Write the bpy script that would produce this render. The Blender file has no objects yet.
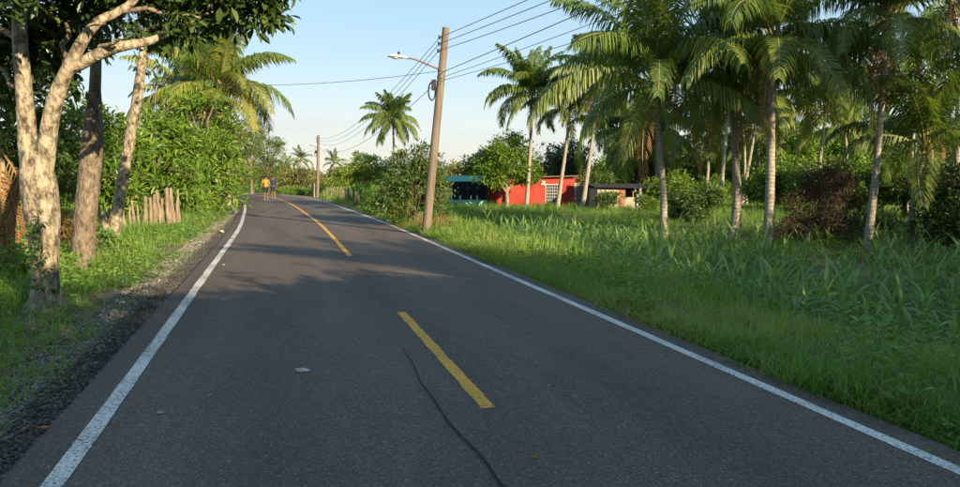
import bpy, math, random
import numpy as np
from mathutils import Vector, Matrix

R = math.radians
rng = np.random.default_rng(7)
random.seed(7)
sc = bpy.context.scene
col = sc.collection

# ------------------------------------------------------------------ camera
F_PX, CAM_H = 711.0, 1.75
HORIZON_Y, VANISH_X = 176.0, 278.5
PITCH = math.atan((243.5 - HORIZON_Y) / F_PX)
YAW = math.atan((480 - VANISH_X) / (F_PX / math.cos(PITCH)))      # to the right of the road
cam_d = bpy.data.cameras.new('camera')
cam = bpy.data.objects.new('camera', cam_d)
col.objects.link(cam)
cam.location = (0, 0, CAM_H)
cam.rotation_euler = (R(90) - PITCH, 0, -YAW)
cam_d.sensor_width = 36
cam_d.lens = 36 * F_PX / 960
cam_d.clip_end = 5000
sc.camera = cam

# ------------------------------------------------------------------ sky and sun
SUN_EL, SUN_AZ = R(18.5), R(155.0)                                # azimuth from +Y towards +X
world = bpy.data.worlds.new('World')
sc.world = world
world.use_nodes = True
wn = world.node_tree.nodes
wl = world.node_tree.links
wn.clear()
sky = wn.new('ShaderNodeTexSky')
sky.sky_type = 'NISHITA'
sky.sun_disc = False
sky.sun_elevation = SUN_EL
sky.sun_rotation = SUN_AZ
sky.altitude = 20
sky.air_density = 1.0
sky.dust_density = 0.3
sky.ozone_density = 2.0
bg = wn.new('ShaderNodeBackground')
bg.inputs['Strength'].default_value = 0.15
wo = wn.new('ShaderNodeOutputWorld')
# thin low cloud streaks, the same all the way round the horizon
tc = wn.new('ShaderNodeTexCoord')
mp = wn.new('ShaderNodeMapping')
mp.inputs['Scale'].default_value = (1.6, 1.6, 9.0)
nz = wn.new('ShaderNodeTexNoise')
nz.inputs['Scale'].default_value = 2.2
nz.inputs['Detail'].default_value = 5
rp = wn.new('ShaderNodeValToRGB')
rp.color_ramp.elements[0].position = 0.42
rp.color_ramp.elements[0].color = (0.35, 0.35, 0.35, 1)
rp.color_ramp.elements[1].position = 0.78
rp.color_ramp.elements[1].color = (0.95, 0.95, 0.95, 1)
sx = wn.new('ShaderNodeSeparateXYZ')
band = wn.new('ShaderNodeMapRange')
band.inputs['From Min'].default_value = 0.03
band.inputs['From Max'].default_value = 0.15
band.inputs['To Min'].default_value = 1.0
band.inputs['To Max'].default_value = 0.0
mul = wn.new('ShaderNodeMath'); mul.operation = 'MULTIPLY'
mix = wn.new('ShaderNodeMix'); mix.data_type = 'RGBA'
mix.inputs['B'].default_value = (1.10, 1.05, 1.07, 1)
wl.new(tc.outputs['Generated'], mp.inputs['Vector'])
wl.new(mp.outputs['Vector'], nz.inputs['Vector'])
wl.new(nz.outputs['Fac'], rp.inputs['Fac'])
wl.new(tc.outputs['Generated'], sx.inputs['Vector'])
wl.new(sx.outputs['Z'], band.inputs['Value'])
wl.new(rp.outputs['Color'], mul.inputs[0])
wl.new(band.outputs['Result'], mul.inputs[1])
wl.new(mul.outputs['Value'], mix.inputs['Factor'])
# gamma added to flatten the sky's brightness and lift the shade
gm = wn.new('ShaderNodeGamma'); gm.inputs['Gamma'].default_value = 0.18
hsv = wn.new('ShaderNodeHueSaturation'); hsv.inputs['Saturation'].default_value = 3.3
wl.new(sky.outputs['Color'], gm.inputs['Color']); wl.new(gm.outputs['Color'], hsv.inputs['Color'])
wl.new(hsv.outputs['Color'], mix.inputs['A'])
wl.new(mix.outputs['Result'], bg.inputs['Color'])
wl.new(bg.outputs['Background'], wo.inputs['Surface'])

sun_d = bpy.data.lights.new('sun', 'SUN')
sun_d.energy = 2.5
sun_d.angle = R(0.53)
sun_d.color = (1.0, 0.80, 0.52)
sun = bpy.data.objects.new('sun', sun_d)
col.objects.link(sun)
SUN_DIR = Vector((math.sin(SUN_AZ) * math.cos(SUN_EL), math.cos(SUN_AZ) * math.cos(SUN_EL), math.sin(SUN_EL)))
sun.rotation_euler = SUN_DIR.to_track_quat('Z', 'Y').to_euler()

sc.view_settings.view_transform = 'Standard'
sc.view_settings.look = 'None'
sc.view_settings.exposure = 2.25
sc.view_settings.gamma = 1.0
sc.view_settings.use_curve_mapping = False
sc.render.engine = 'CYCLES'
sc.cycles.use_denoising = True
sc.cycles.max_bounces = 7
sc.cycles.diffuse_bounces = 3
sc.cycles.transmission_bounces = 4
sc.cycles.glossy_bounces = 2

# ------------------------------------------------------------------ pixel helpers (photo is 960 x 487)
FWD = np.array([math.sin(YAW), math.cos(YAW), 0.0])
RGT = np.array([math.cos(YAW), -math.sin(YAW), 0.0])

def ray(px, py):
    a, b = (px - 480) / F_PX, -(py - 243.5) / F_PX
    c, s = math.cos(PITCH), math.sin(PITCH)
    f, u = c + b * s, -s + b * c
    return FWD * f + RGT * a + np.array([0, 0, u])

def on_plane(px, py, z=0.0):
    d = ray(px, py)
    t = (z - CAM_H) / d[2]
    return Vector((d[0] * t, d[1] * t, z))

def at(px, py, depth):
    d = ray(px, py)
    t = depth / float(d @ FWD)
    return Vector((d[0] * t, d[1] * t, CAM_H + d[2] * t))

def on_ground(px, py):
    p = on_plane(px, py, -0.3)
    for _ in range(12):
        p = on_plane(px, py, float(terrain(p.x, p.y)))
    return p

def foot(px, depth):
    """ground point under pixel column px at a given distance"""
    p = at(px, 200, depth)
    return Vector((p.x, p.y, float(terrain(p.x, p.y))))

def ppm(depth):
    return depth / F_PX            # metres per photo pixel

# ------------------------------------------------------------------ road centreline and terrain
CTRL = [(1.28, -90), (1.28, -45), (1.28, 0), (1.27, 22), (1.02, 34), (0.62, 44), (-0.1, 55), (-1.35, 64), (-3.6, 73.5),
        (-7.5, 83), (-14, 92), (-24, 100), (-42, 106), (-80, 110), (-150, 112)]
def catmull(P, step=1.0):
    P = [np.array(p, float) for p in P]
    P = [2 * P[0] - P[1]] + P + [2 * P[-1] - P[-2]]
    out = []
    for i in range(1, len(P) - 2):
        a, b, c, d = P[i - 1:i + 3]
        n = max(2, int(np.linalg.norm(c - b) / step))
        for k in range(n):
            t = k / n
            out.append(0.5 * (2 * b + (c - a) * t + (2 * a - 5 * b + 4 * c - d) * t * t + (3 * b - a - 3 * c + d) * t ** 3))
    out.append(P[-2])
    return np.array(out)
CL = catmull(CTRL)
_t = np.gradient(CL, axis=0)
_t /= np.linalg.norm(_t, axis=1)[:, None]
CN = np.stack([_t[:, 1], -_t[:, 0]], 1)        # right-hand normal
HALF = 2.86

def lateral(x, y):
    x = np.atleast_1d(np.asarray(x, float)).ravel(); y = np.atleast_1d(np.asarray(y, float)).ravel()
    s = np.empty(len(x))
    for i in range(0, len(x), 20000):
        dx = x[i:i + 20000, None] - CL[None, :, 0]
        dy = y[i:i + 20000, None] - CL[None, :, 1]
        k = np.argmin(dx * dx + dy * dy, 1)
        r = np.arange(len(k))
        s[i:i + 20000] = dx[r, k] * CN[k, 0] + dy[r, k] * CN[k, 1]
        d = np.sqrt((dx * dx + dy * dy)[r, k])
        s[i:i + 20000] = np.where(d > np.abs(s[i:i + 20000]) + 1.0, np.sign(s[i:i + 20000]) * d, s[i:i + 20000])
    return s

def sstep(a, b, x):
    t = np.clip((x - a) / (b - a), 0, 1)
    return t * t * (3 - 2 * t)

def terrain(x, y):
    shape = np.shape(x)
    xf = np.atleast_1d(np.asarray(x, float)).ravel(); yf = np.atleast_1d(np.asarray(y, float)).ravel()
    s = lateral(xf, yf)
    n = 0.5 * np.sin(xf * 1.3 + 0.7 * np.sin(yf * 0.9)) + 0.5 * np.sin(yf * 1.1 + xf * 0.4 + 1.3) + 0.35 * np.sin(3.1 * xf + 2.3 * yf)
    zr = -0.05 - 0.80 * sstep(3.1, 9.5, s) + 0.05 * n * sstep(3.2, 5, s)
    zl = -0.045 - 0.16 * sstep(2.9, 4.6, -s) - 0.12 * sstep(4.6, 9, -s) + 0.04 * n * sstep(3.4, 5, -s)
    z = np.where(s > 0, zr, zl)
    z = np.where(np.abs(s) < HALF - 0.05, -0.09, z)
    return z.reshape(shape) if shape else z[0]

# ------------------------------------------------------------------ mesh tools
def mesh_from(name, blocks, mats, smooth=False):
    """blocks: list of (verts Nx3, faces Mxk, tint N or None, material index)"""
    me = bpy.data.meshes.new(name)
    blocks = [b for b in blocks if len(b[0]) and len(b[1])]
    V = np.concatenate([b[0] for b in blocks])
    off = np.cumsum([0] + [len(b[0]) for b in blocks])
    loops = np.concatenate([(np.asarray(b[1]) + o).ravel() for b, o in zip(blocks, off)])
    sizes = np.concatenate([np.full(len(b[1]), np.asarray(b[1]).shape[1]) for b in blocks])
    mi = np.concatenate([np.full(len(b[1]), b[3] if len(b) > 3 else 0) for b in blocks])
    me.vertices.add(len(V)); me.vertices.foreach_set('co', V.astype(np.float32).ravel())
    me.loops.add(len(loops)); me.loops.foreach_set('vertex_index', loops.astype(np.int32))
    me.polygons.add(len(sizes))
    me.polygons.foreach_set('loop_start', np.concatenate([[0], np.cumsum(sizes)[:-1]]).astype(np.int32))
    me.polygons.foreach_set('material_index', mi.astype(np.int32))
    me.polygons.foreach_set('use_smooth', np.full(len(sizes), smooth))
    if any(len(b) > 2 and b[2] is not None for b in blocks):
        a = me.attributes.new('tint', 'FLOAT', 'POINT')
        t = np.concatenate([np.asarray(b[2], float) if b[2] is not None else np.full(len(b[0]), 0.5) for b in blocks])
        a.data.foreach_set('value', t.astype(np.float32))
    for m in (mats if isinstance(mats, (list, tuple)) else [mats]):
        me.materials.append(m)
    me.update(calc_edges=True)
    me.validate()
    return me

def link(name, data, parent=None, loc=(0, 0, 0), rot=(0, 0, 0), scale=(1, 1, 1)):
    o = bpy.data.objects.new(name, data)
    col.objects.link(o)
    o.location = loc; o.rotation_euler = rot; o.scale = scale
    if parent is not None:
        o.parent = parent
    return o

def obj(name, blocks, mats, parent=None, smooth=False, **kw):
    return link(name, mesh_from(name, blocks, mats, smooth), parent, **kw)

def tag(o, label=None, cat=None, group=None, kind=None):
    if label: o['label'] = label
    if cat: o['category'] = cat
    if group: o['group'] = group
    if kind: o['kind'] = kind
    return o

def thing(name, label, cat, loc=(0, 0, 0), rz=0, group=None):
    return tag(link(name, None, None, loc, (0, 0, rz)), label, cat, group)

def copy_tree(o, parent=None):
    c = o.copy(); col.objects.link(c); c.parent = parent
    for ch in list(o.children):
        copy_tree(ch, c)
    return c

def box_block(size, loc=(0, 0, 0), rz=0, mi=0, rx=0, ry=0):
    sx_, sy_, sz_ = [s / 2 for s in size]
    v = np.array([(x, y, z) for x in (-sx_, sx_) for y in (-sy_, sy_) for z in (-sz_, sz_)])
    M = np.array(Matrix.Rotation(rz, 3, 'Z') @ Matrix.Rotation(ry, 3, 'Y') @ Matrix.Rotation(rx, 3, 'X'))
    v = v @ M.T + np.array(loc)
    f = np.array([(0, 1, 3, 2), (4, 6, 7, 5), (0, 4, 5, 1), (2, 3, 7, 6), (0, 2, 6, 4), (1, 5, 7, 3)])
    return (v, f, None, mi)

def tube_block(path, radii, sides=8, mi=0, cap=True, wob=0.0, tint=None):
    P = np.array([tuple(p) for p in path], float)
    n = len(P)
    radii = np.broadcast_to(np.asarray(radii, float), (n,))
    T = np.gradient(P, axis=0)
    T /= np.linalg.norm(T, axis=1)[:, None] + 1e-9
    up = np.array([0, 0, 1.0]) if abs(T[0, 2]) < 0.8 else np.array([0, 1.0, 0])
    a0 = np.cross(up, T[0]); a0 /= np.linalg.norm(a0)
    A = []
    a = a0
    for i in range(n):
        a = a - T[i] * (a @ T[i]); a /= np.linalg.norm(a) + 1e-9
        A.append(a)
    A = np.array(A)
    B = np.cross(T, A)
    ang = np.arange(sides) * 2 * np.pi / sides
    rr = radii[:, None] * (1 + (wob * (rng.random((n, sides)) - 0.5) if wob else 0))
    V = P[:, None] + A[:, None] * (np.cos(ang)[None] * rr)[..., None] + B[:, None] * (np.sin(ang)[None] * rr)[..., None]
    V = V.reshape(-1, 3)
    i = np.arange(n - 1)[:, None] * sides; k = np.arange(sides)[None]
    k2 = (k + 1) % sides
    Fq = np.stack([i + k, i + k2, i + sides + k2, i + sides + k], -1).reshape(-1, 4)
    if cap:
        V = np.vstack([V, P[0], P[-1]])
        c0, c1 = n * sides, n * sides + 1
        e = (n - 1) * sides
        kk = np.arange(sides)
        caps = np.vstack([np.stack([np.full(sides, c0), (kk + 1) % sides, kk, kk], 1), np.stack([np.full(sides, c1), e + kk, e + (kk + 1) % sides, e + (kk + 1) % sides], 1)])
        tri = caps[:, :3]
        return [(V, Fq, tint_of(V, tint), mi), (V, tri, tint_of(V, tint), mi)] if False else merge_qt(V, Fq, tri, mi)
    return [(V, Fq, None, mi)]

def tint_of(V, t):
    return None if t is None else np.full(len(V), t)

def merge_qt(V, quads, tris, mi):
    used = np.unique(tris)
    remap = -np.ones(len(V), int); remap[used] = np.arange(len(used))
    return [(V, quads, None, mi), (V[used], remap[tris], None, mi)]

def bez(pts, n=10):
    """smooth path through points"""
    P = [np.array(tuple(p), float) for p in pts]
    P = [2 * P[0] - P[1]] + P + [2 * P[-1] - P[-2]]
    out = []
    for i in range(1, len(P) - 2):
        a, b, c, d = P[i - 1:i + 3]
        for k in range(n):
            t = k / n
            out.append(0.5 * (2 * b + (c - a) * t + (2 * a - 5 * b + 4 * c - d) * t * t + (3 * b - a - 3 * c + d) * t ** 3))
    out.append(P[-2])
    return np.array(out)

def lerp_r(rs, n):
    rs = np.asarray(rs, float)
    return np.interp(np.linspace(0, 1, n), np.linspace(0, 1, len(rs)), rs)

def frames(dirs, roll):
    """rotation matrices with local Y along dirs; roll about it"""
    d = dirs / (np.linalg.norm(dirs, axis=1)[:, None] + 1e-9)
    ref = np.where(np.abs(d[:, 2:3]) < 0.95, np.array([[0, 0, 1.0]]), np.array([[1.0, 0, 0]]))
    x = np.cross(d, ref); x /= np.linalg.norm(x, axis=1)[:, None]
    z = np.cross(x, d)
    c, s = np.cos(roll)[:, None], np.sin(roll)[:, None]
    x2 = x * c + z * s
    z2 = -x * s + z * c
    return np.stack([x2, d, z2], 2)         # columns

def scatter(tv, tf, M, S, L, tint, mi=0):
    """place template at every (rotation M, scale S, location L)"""
    n = len(L)
    S = np.asarray(S, float)
    if S.ndim == 1:
        S = S[:, None] * np.ones(3)
    V = np.einsum('nij,nvj->nvi', M, tv[None] * S[:, None, :]) + L[:, None]
    F = tf[None] + (np.arange(n) * len(tv))[:, None, None]
    return (V.reshape(-1, 3), F.reshape(-1, tf.shape[1]), np.repeat(tint, len(tv)), mi)

def rotz(a):
    c, s = np.cos(a), np.sin(a)
    M = np.zeros((len(a), 3, 3)); M[:, 0, 0] = c; M[:, 0, 1] = -s; M[:, 1, 0] = s; M[:, 1, 1] = c; M[:, 2, 2] = 1
    return M

def rdir(n):
    v = rng.normal(size=(n, 3))
    return v / np.linalg.norm(v, axis=1)[:, None]

# ------------------------------------------------------------------ materials
def new_mat(name):
    m = bpy.data.materials.new(name)
    m.use_nodes = True
    nt = m.node_tree
    return m, nt.nodes, nt.links, nt.nodes['Principled BSDF']

def noise_mat(name, stops, scale=4.0, detail=6, rough=0.85, bump=0.0, bscale=None, stretch=(1, 1, 1), rough_n=0.6, spec=0.3):
    m, n, l, p = new_mat(name)
    t = n.new('ShaderNodeTexCoord'); mp = n.new('ShaderNodeMapping'); mp.inputs['Scale'].default_value = stretch
    z = n.new('ShaderNodeTexNoise'); z.inputs['Scale'].default_value = scale; z.inputs['Detail'].default_value = detail
    z.inputs['Roughness'].default_value = rough_n
    r = n.new('ShaderNodeValToRGB')
    e = r.color_ramp.elements
    while len(e) < len(stops): e.new(0.5)
    for k, (pos, c) in enumerate(stops):
        e[k].position = pos; e[k].color = (*c, 1)
    l.new(t.outputs['Object'], mp.inputs['Vector']); l.new(mp.outputs['Vector'], z.inputs['Vector'])
    l.new(z.outputs['Fac'], r.inputs['Fac']); l.new(r.outputs['Color'], p.inputs['Base Color'])
    p.inputs['Roughness'].default_value = rough
    p.inputs['Specular IOR Level'].default_value = spec
    if bump:
        z2 = n.new('ShaderNodeTexNoise'); z2.inputs['Scale'].default_value = bscale or scale * 3; z2.inputs['Detail'].default_value = 5
        b = n.new('ShaderNodeBump'); b.inputs['Strength'].default_value = bump; b.inputs['Distance'].default_value = 0.05
        l.new(mp.outputs['Vector'], z2.inputs['Vector']); l.new(z2.outputs['Fac'], b.inputs['Height']); l.new(b.outputs['Normal'], p.inputs['Normal'])
    return m

def leaf_mat(name, stops, trans=0.35, rough=0.5, tcol=(1.35, 1.25, 0.45)):
    m, n, l, p = new_mat(name)
    a = n.new('ShaderNodeAttribute'); a.attribute_name = 'tint'
    oi = n.new('ShaderNodeObjectInfo')
    ad = n.new('ShaderNodeMath'); ad.operation = 'MULTIPLY_ADD'
    ad.inputs[1].default_value = 0.16; 
    l.new(oi.outputs['Random'], ad.inputs[0]); l.new(a.outputs['Fac'], ad.inputs[2])
    r = n.new('ShaderNodeValToRGB')
    e = r.color_ramp.elements
    while len(e) < len(stops): e.new(0.5)
    for k, (pos, c) in enumerate(stops):
        e[k].position = pos; e[k].color = (*c, 1)
    l.new(ad.outputs[0], r.inputs['Fac'])
    l.new(r.outputs['Color'], p.inputs['Base Color'])
    p.inputs['Roughness'].default_value = rough
    p.inputs['Specular IOR Level'].default_value = 0.35
    tr = n.new('ShaderNodeBsdfTranslucent')
    mm = n.new('ShaderNodeMix'); mm.data_type = 'RGBA'; mm.blend_type = 'MULTIPLY'; mm.inputs['Factor'].default_value = 1
    mm.inputs['B'].default_value = (*tcol, 1)
    l.new(r.outputs['Color'], mm.inputs['A']); l.new(mm.outputs['Result'], tr.inputs['Color'])
    mx = n.new('ShaderNodeMixShader'); mx.inputs['Fac'].default_value = trans
    l.new(p.outputs['BSDF'], mx.inputs[1]); l.new(tr.outputs['BSDF'], mx.inputs[2])
    l.new(mx.outputs['Shader'], n['Material Output'].inputs['Surface'])
    return m

M = {}
M['grass'] = leaf_mat('grass', [(0.0, (0.065, 0.155, 0.028)), (0.45, (0.15, 0.285, 0.050)), (0.8, (0.26, 0.35, 0.085)), (0.97, (0.36, 0.31, 0.14))], 0.5)
M['corn'] = leaf_mat('corn', [(0.0, (0.085, 0.20, 0.055)), (0.6, (0.16, 0.295, 0.085)), (1.0, (0.27, 0.35, 0.115))], 0.4, 0.38)
M['weed'] = leaf_mat('weed', [(0.0, (0.060, 0.15, 0.025)), (0.6, (0.13, 0.25, 0.042)), (1.0, (0.23, 0.31, 0.07))], 0.35)
M['palm'] = leaf_mat('palm', [(0.0, (0.065, 0.125, 0.040)), (0.45, (0.13, 0.20, 0.046)), (0.75, (0.25, 0.25, 0.050)), (1.0, (0.36, 0.29, 0.055))], 0.38, 0.40)  # yellow end mixes frond ageing with sunlit tone put into the colour
M['palm_dry'] = leaf_mat('palm_dry', [(0.0, (0.14, 0.075, 0.030)), (1.0, (0.32, 0.20, 0.085))], 0.25, 0.7)
M['rachis'] = noise_mat('rachis', [(0.3, (0.16, 0.15, 0.045)), (0.7, (0.27, 0.22, 0.08))], 6, rough=0.6)
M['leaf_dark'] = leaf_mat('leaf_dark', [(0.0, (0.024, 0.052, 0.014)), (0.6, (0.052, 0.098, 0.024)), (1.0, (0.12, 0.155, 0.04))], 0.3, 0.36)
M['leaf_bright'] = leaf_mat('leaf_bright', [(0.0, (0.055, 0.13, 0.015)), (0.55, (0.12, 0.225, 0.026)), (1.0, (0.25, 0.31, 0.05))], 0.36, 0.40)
M['leaf_mid'] = leaf_mat('leaf_mid', [(0.0, (0.036, 0.082, 0.020)), (0.55, (0.075, 0.140, 0.032)), (1.0, (0.15, 0.20, 0.05))], 0.34, 0.45)
M['leaf_far_haze'] = leaf_mat('leaf_far_haze', [(0.0, (0.08, 0.10, 0.035)), (0.55, (0.16, 0.17, 0.055)), (1.0, (0.28, 0.25, 0.09))], 0.34, 0.55)  # distance haze and warm sunlight put into the far leaf colour
M['leaf_rust'] = leaf_mat('leaf_rust', [(0.0, (0.09, 0.075, 0.022)), (0.5, (0.20, 0.14, 0.035)), (1.0, (0.30, 0.17, 0.05))], 0.35, 0.55)
M['leaf_dead'] = leaf_mat('leaf_dead', [(0.0, (0.045, 0.028, 0.022)), (0.6, (0.095, 0.060, 0.044)), (1.0, (0.18, 0.12, 0.08))], 0.15, 0.8)
M['bark_pale'] = noise_mat('bark_pale', [(0.38, (0.055, 0.045, 0.032)), (0.45, (0.14, 0.115, 0.08)), (0.53, (0.28, 0.235, 0.165)), (0.68, (0.42, 0.37, 0.275))], 9.5, 10, 0.9, 0.9, 20, (1, 1, 0.6), 0.72)
M['bark'] = noise_mat('bark', [(0.36, (0.055, 0.042, 0.030)), (0.5, (0.16, 0.125, 0.09)), (0.66, (0.29, 0.24, 0.175))], 13, 10, 0.9, 1.0, 30, (1, 1, 0.4), 0.75)
M['bark_dark'] = noise_mat('bark_dark', [(0.3, (0.04, 0.03, 0.022)), (0.7, (0.13, 0.10, 0.07))], 8, 6, 0.95, 0.7, 20, (1, 1, 0.4))
M['wood_stake'] = noise_mat('wood_stake', [(0.3, (0.14, 0.105, 0.072)), (0.6, (0.27, 0.21, 0.15)), (0.8, (0.38, 0.315, 0.24))], 5, 6, 0.9, 0.5, 14, (2, 2, 0.3))
M['pole_wood'] = noise_mat('pole_wood', [(0.25, (0.085, 0.068, 0.052)), (0.5, (0.165, 0.132, 0.10)), (0.8, (0.25, 0.205, 0.16))], 5, 7, 0.85, 0.5, 18, (3, 3, 0.15), 0.65)

def palm_bark():
    m, n, l, p = new_mat('palm_bark')
    t = n.new('ShaderNodeTexCoord')
    w = n.new('ShaderNodeTexWave'); w.wave_type = 'BANDS'; w.bands_direction = 'Z'; w.inputs['Scale'].default_value = 2.3
    w.inputs['Distortion'].default_value = 2.5; w.inputs['Detail'].default_value = 3; w.inputs['Detail Scale'].default_value = 1.6
    z = n.new('ShaderNodeTexNoise'); z.inputs['Scale'].default_value = 9; z.inputs['Detail'].default_value = 7; z.inputs['Roughness'].default_value = 0.7
    mx = n.new('ShaderNodeMath'); mx.operation = 'MULTIPLY_ADD'; mx.inputs[1].default_value = 0.13
    r = n.new('ShaderNodeValToRGB'); e = r.color_ramp.elements
    e[0].position = 0.36; e[0].color = (0.13, 0.11, 0.085, 1); e[1].position = 0.80; e[1].color = (0.40, 0.36, 0.29, 1)
    l.new(t.outputs['Object'], w.inputs['Vector']); l.new(t.outputs['Object'], z.inputs['Vector'])
    l.new(w.outputs['Fac'], mx.inputs[0]); l.new(z.outputs['Fac'], mx.inputs[2])
    l.new(mx.outputs[0], r.inputs['Fac']); l.new(r.outputs['Color'], p.inputs['Base Color'])
    b = n.new('ShaderNodeBump'); b.inputs['Strength'].default_value = 0.6; b.inputs['Distance'].default_value = 0.03
    l.new(mx.outputs[0], b.inputs['Height']); l.new(b.outputs['Normal'], p.inputs['Normal'])
    p.inputs['Roughness'].default_value = 0.9
    return m
M['palm_bark'] = palm_bark()

def asphalt(name, base, aggregate, loose=False):
    m, n, l, p = new_mat(name)
    t = n.new('ShaderNodeTexCoord')
    v = n.new('ShaderNodeTexVoronoi'); v.inputs['Scale'].default_value = 95 if not loose else 38
    sp = n.new('ShaderNodeValToRGB'); e = sp.color_ramp.elements
    e[0].position = 0.15; e[0].color = (0.56, 0.56, 0.56, 1); e[1].position = 0.95; e[1].color = (1.44, 1.44, 1.44, 1)
    sep = n.new('ShaderNodeSeparateColor')
    l.new(t.outputs['Object'], v.inputs['Vector']); l.new(v.outputs['Color'], sep.inputs['Color']); l.new(sep.outputs['Red'], sp.inputs['Fac'])
    # occasional pale stones
    st = n.new('ShaderNodeMath'); st.operation = 'GREATER_THAN'; st.inputs[1].default_value = 0.982 if not loose else 0.93
    l.new(sep.outputs['Green'], st.inputs[0])
    z = n.new('ShaderNodeTexNoise'); z.inputs['Scale'].default_value = 0.55; z.inputs['Detail'].default_value = 9; z.inputs['Roughness'].default_value = 0.7
    r = n.new('ShaderNodeValToRGB'); e = r.color_ramp.elements
    e[0].position = 0.32; e[0].color = (*[c * 0.72 for c in base], 1); e[1].position = 0.7; e[1].color = (*[c * 1.28 for c in base], 1)
    mp = n.new('ShaderNodeMapping'); mp.inputs['Scale'].default_value = (1.6, 0.22, 1)
    l.new(t.outputs['Object'], mp.inputs['Vector']); l.new(mp.outputs['Vector'], z.inputs['Vector']); l.new(z.outputs['Fac'], r.inputs['Fac'])
    mm = n.new('ShaderNodeMix'); mm.data_type = 'RGBA'; mm.blend_type = 'MULTIPLY'; mm.inputs['Factor'].default_value = 1
    l.new(r.outputs['Color'], mm.inputs['A']); l.new(sp.outputs['Color'], mm.inputs['B'])
    m2 = n.new('ShaderNodeMix'); m2.data_type = 'RGBA'; m2.inputs['B'].default_value = (*aggregate, 1)
    l.new(st.outputs[0], m2.inputs['Factor']); l.new(mm.outputs['Result'], m2.inputs['A'])
    # fine grit, patches of dust
    z3 = n.new('ShaderNodeTexNoise'); z3.inputs['Scale'].default_value = 0.9; z3.inputs['Detail'].default_value = 6
    r3 = n.new('ShaderNodeValToRGB'); e = r3.color_ramp.elements
    e[0].position = 0.56; e[0].color = (0, 0, 0, 1); e[1].position = 0.85; e[1].color = ((0.30, 0.30, 0.30, 1) if not loose else (0.05, 0.05, 0.05, 1))
    l.new(t.outputs['Object'], z3.inputs['Vector']); l.new(z3.outputs['Fac'], r3.inputs['Fac'])
    m3 = n.new('ShaderNodeMix'); m3.data_type = 'RGBA'; m3.inputs['B'].default_value = (0.13, 0.115, 0.095, 1)
    l.new(r3.outputs['Color'], m3.inputs['Factor']); l.new(m2.outputs['Result'], m3.inputs['A'])
    # wheel tracks worn slightly paler, along the straight
    sxy = n.new('ShaderNodeSeparateXYZ'); l.new(t.outputs['Object'], sxy.inputs['Vector'])
    mr = n.new('ShaderNodeMapRange'); mr.inputs['From Min'].default_value = -1.6; mr.inputs['From Max'].default_value = 4.2
    l.new(sxy.outputs['X'], mr.inputs['Value'])
    wt = n.new('ShaderNodeValToRGB'); e = wt.color_ramp.elements
    e[0].position = 0.0; e[0].color = (0.88,) * 3 + (1,); e[1].position = 1.0; e[1].color = (0.88,) * 3 + (1,)
    for pos, c_ in ((0.16, 1.13), (0.28, 0.92), (0.40, 1.12), (0.52, 0.9), (0.64, 1.12), (0.76, 0.93), (0.88, 1.12)):
        q = e.new(pos); q.color = (c_, c_, c_, 1)
    l.new(mr.outputs['Result'], wt.inputs['Fac'])
    m4 = n.new('ShaderNodeMix'); m4.data_type = 'RGBA'; m4.blend_type = 'MULTIPLY'; m4.inputs['Factor'].default_value = 0 if loose else 1
    l.new(m3.outputs['Result'], m4.inputs['A']); l.new(wt.outputs['Color'], m4.inputs['B'])
    l.new(m4.outputs['Result'], p.inputs['Base Color'])
    b = n.new('ShaderNodeBump'); b.inputs['Strength'].default_value = 0.45; b.inputs['Distance'].default_value = 0.006 if not loose else 0.02
    l.new(v.outputs['Distance'], b.inputs['Height']); l.new(b.outputs['Normal'], p.inputs['Normal'])
    p.inputs['Roughness'].default_value = 0.78
    p.inputs['Specular IOR Level'].default_value = 0.35
    return m
M['asphalt'] = asphalt('asphalt', (0.094, 0.070, 0.054), (0.21, 0.185, 0.16))
M['shoulder'] = asphalt('shoulder', (0.050, 0.047, 0.043), (0.16, 0.145, 0.12), True)

def paint(name, c1, c2, wear):
    m, n, l, p = new_mat(name)
    t = n.new('ShaderNodeTexCoord')
    v = n.new('ShaderNodeTexNoise'); v.inputs['Scale'].default_value = 48; v.inputs['Detail'].default_value = 4
    z = n.new('ShaderNodeTexNoise'); z.inputs['Scale'].default_value = 1.4; z.inputs['Detail'].default_value = 6
    ad = n.new('ShaderNodeMath'); ad.operation = 'MULTIPLY_ADD'; ad.inputs[1].default_value = 0.45
    l.new(t.outputs['Object'], v.inputs['Vector']); l.new(t.outputs['Object'], z.inputs['Vector'])
    l.new(z.outputs['Fac'], ad.inputs[0]); l.new(v.outputs['Fac'], ad.inputs[2])
    r = n.new('ShaderNodeValToRGB'); e = r.color_ramp.elements
    e[0].position = wear - 0.10; e[0].color = (0.07, 0.07, 0.068, 1); e[1].position = wear; e[1].color = (*c1, 1)
    x = e.new(wear + 0.2); x.color = (*c2, 1)
    l.new(ad.outputs[0], r.inputs['Fac']); l.new(r.outputs['Color'], p.inputs['Base Color'])
    b = n.new('ShaderNodeBump'); b.inputs['Strength'].default_value = 0.5; b.inputs['Distance'].default_value = 0.005
    l.new(v.outputs['Fac'], b.inputs['Height']); l.new(b.outputs['Normal'], p.inputs['Normal'])
    p.inputs['Roughness'].default_value = 0.75
    return m
M['white_paint'] = paint('white_paint', (0.42, 0.40, 0.37), (0.68, 0.64, 0.58), 0.67)
M['yellow_paint'] = paint('yellow_paint', (0.52, 0.25, 0.018), (0.70, 0.34, 0.022), 0.64)

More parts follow.
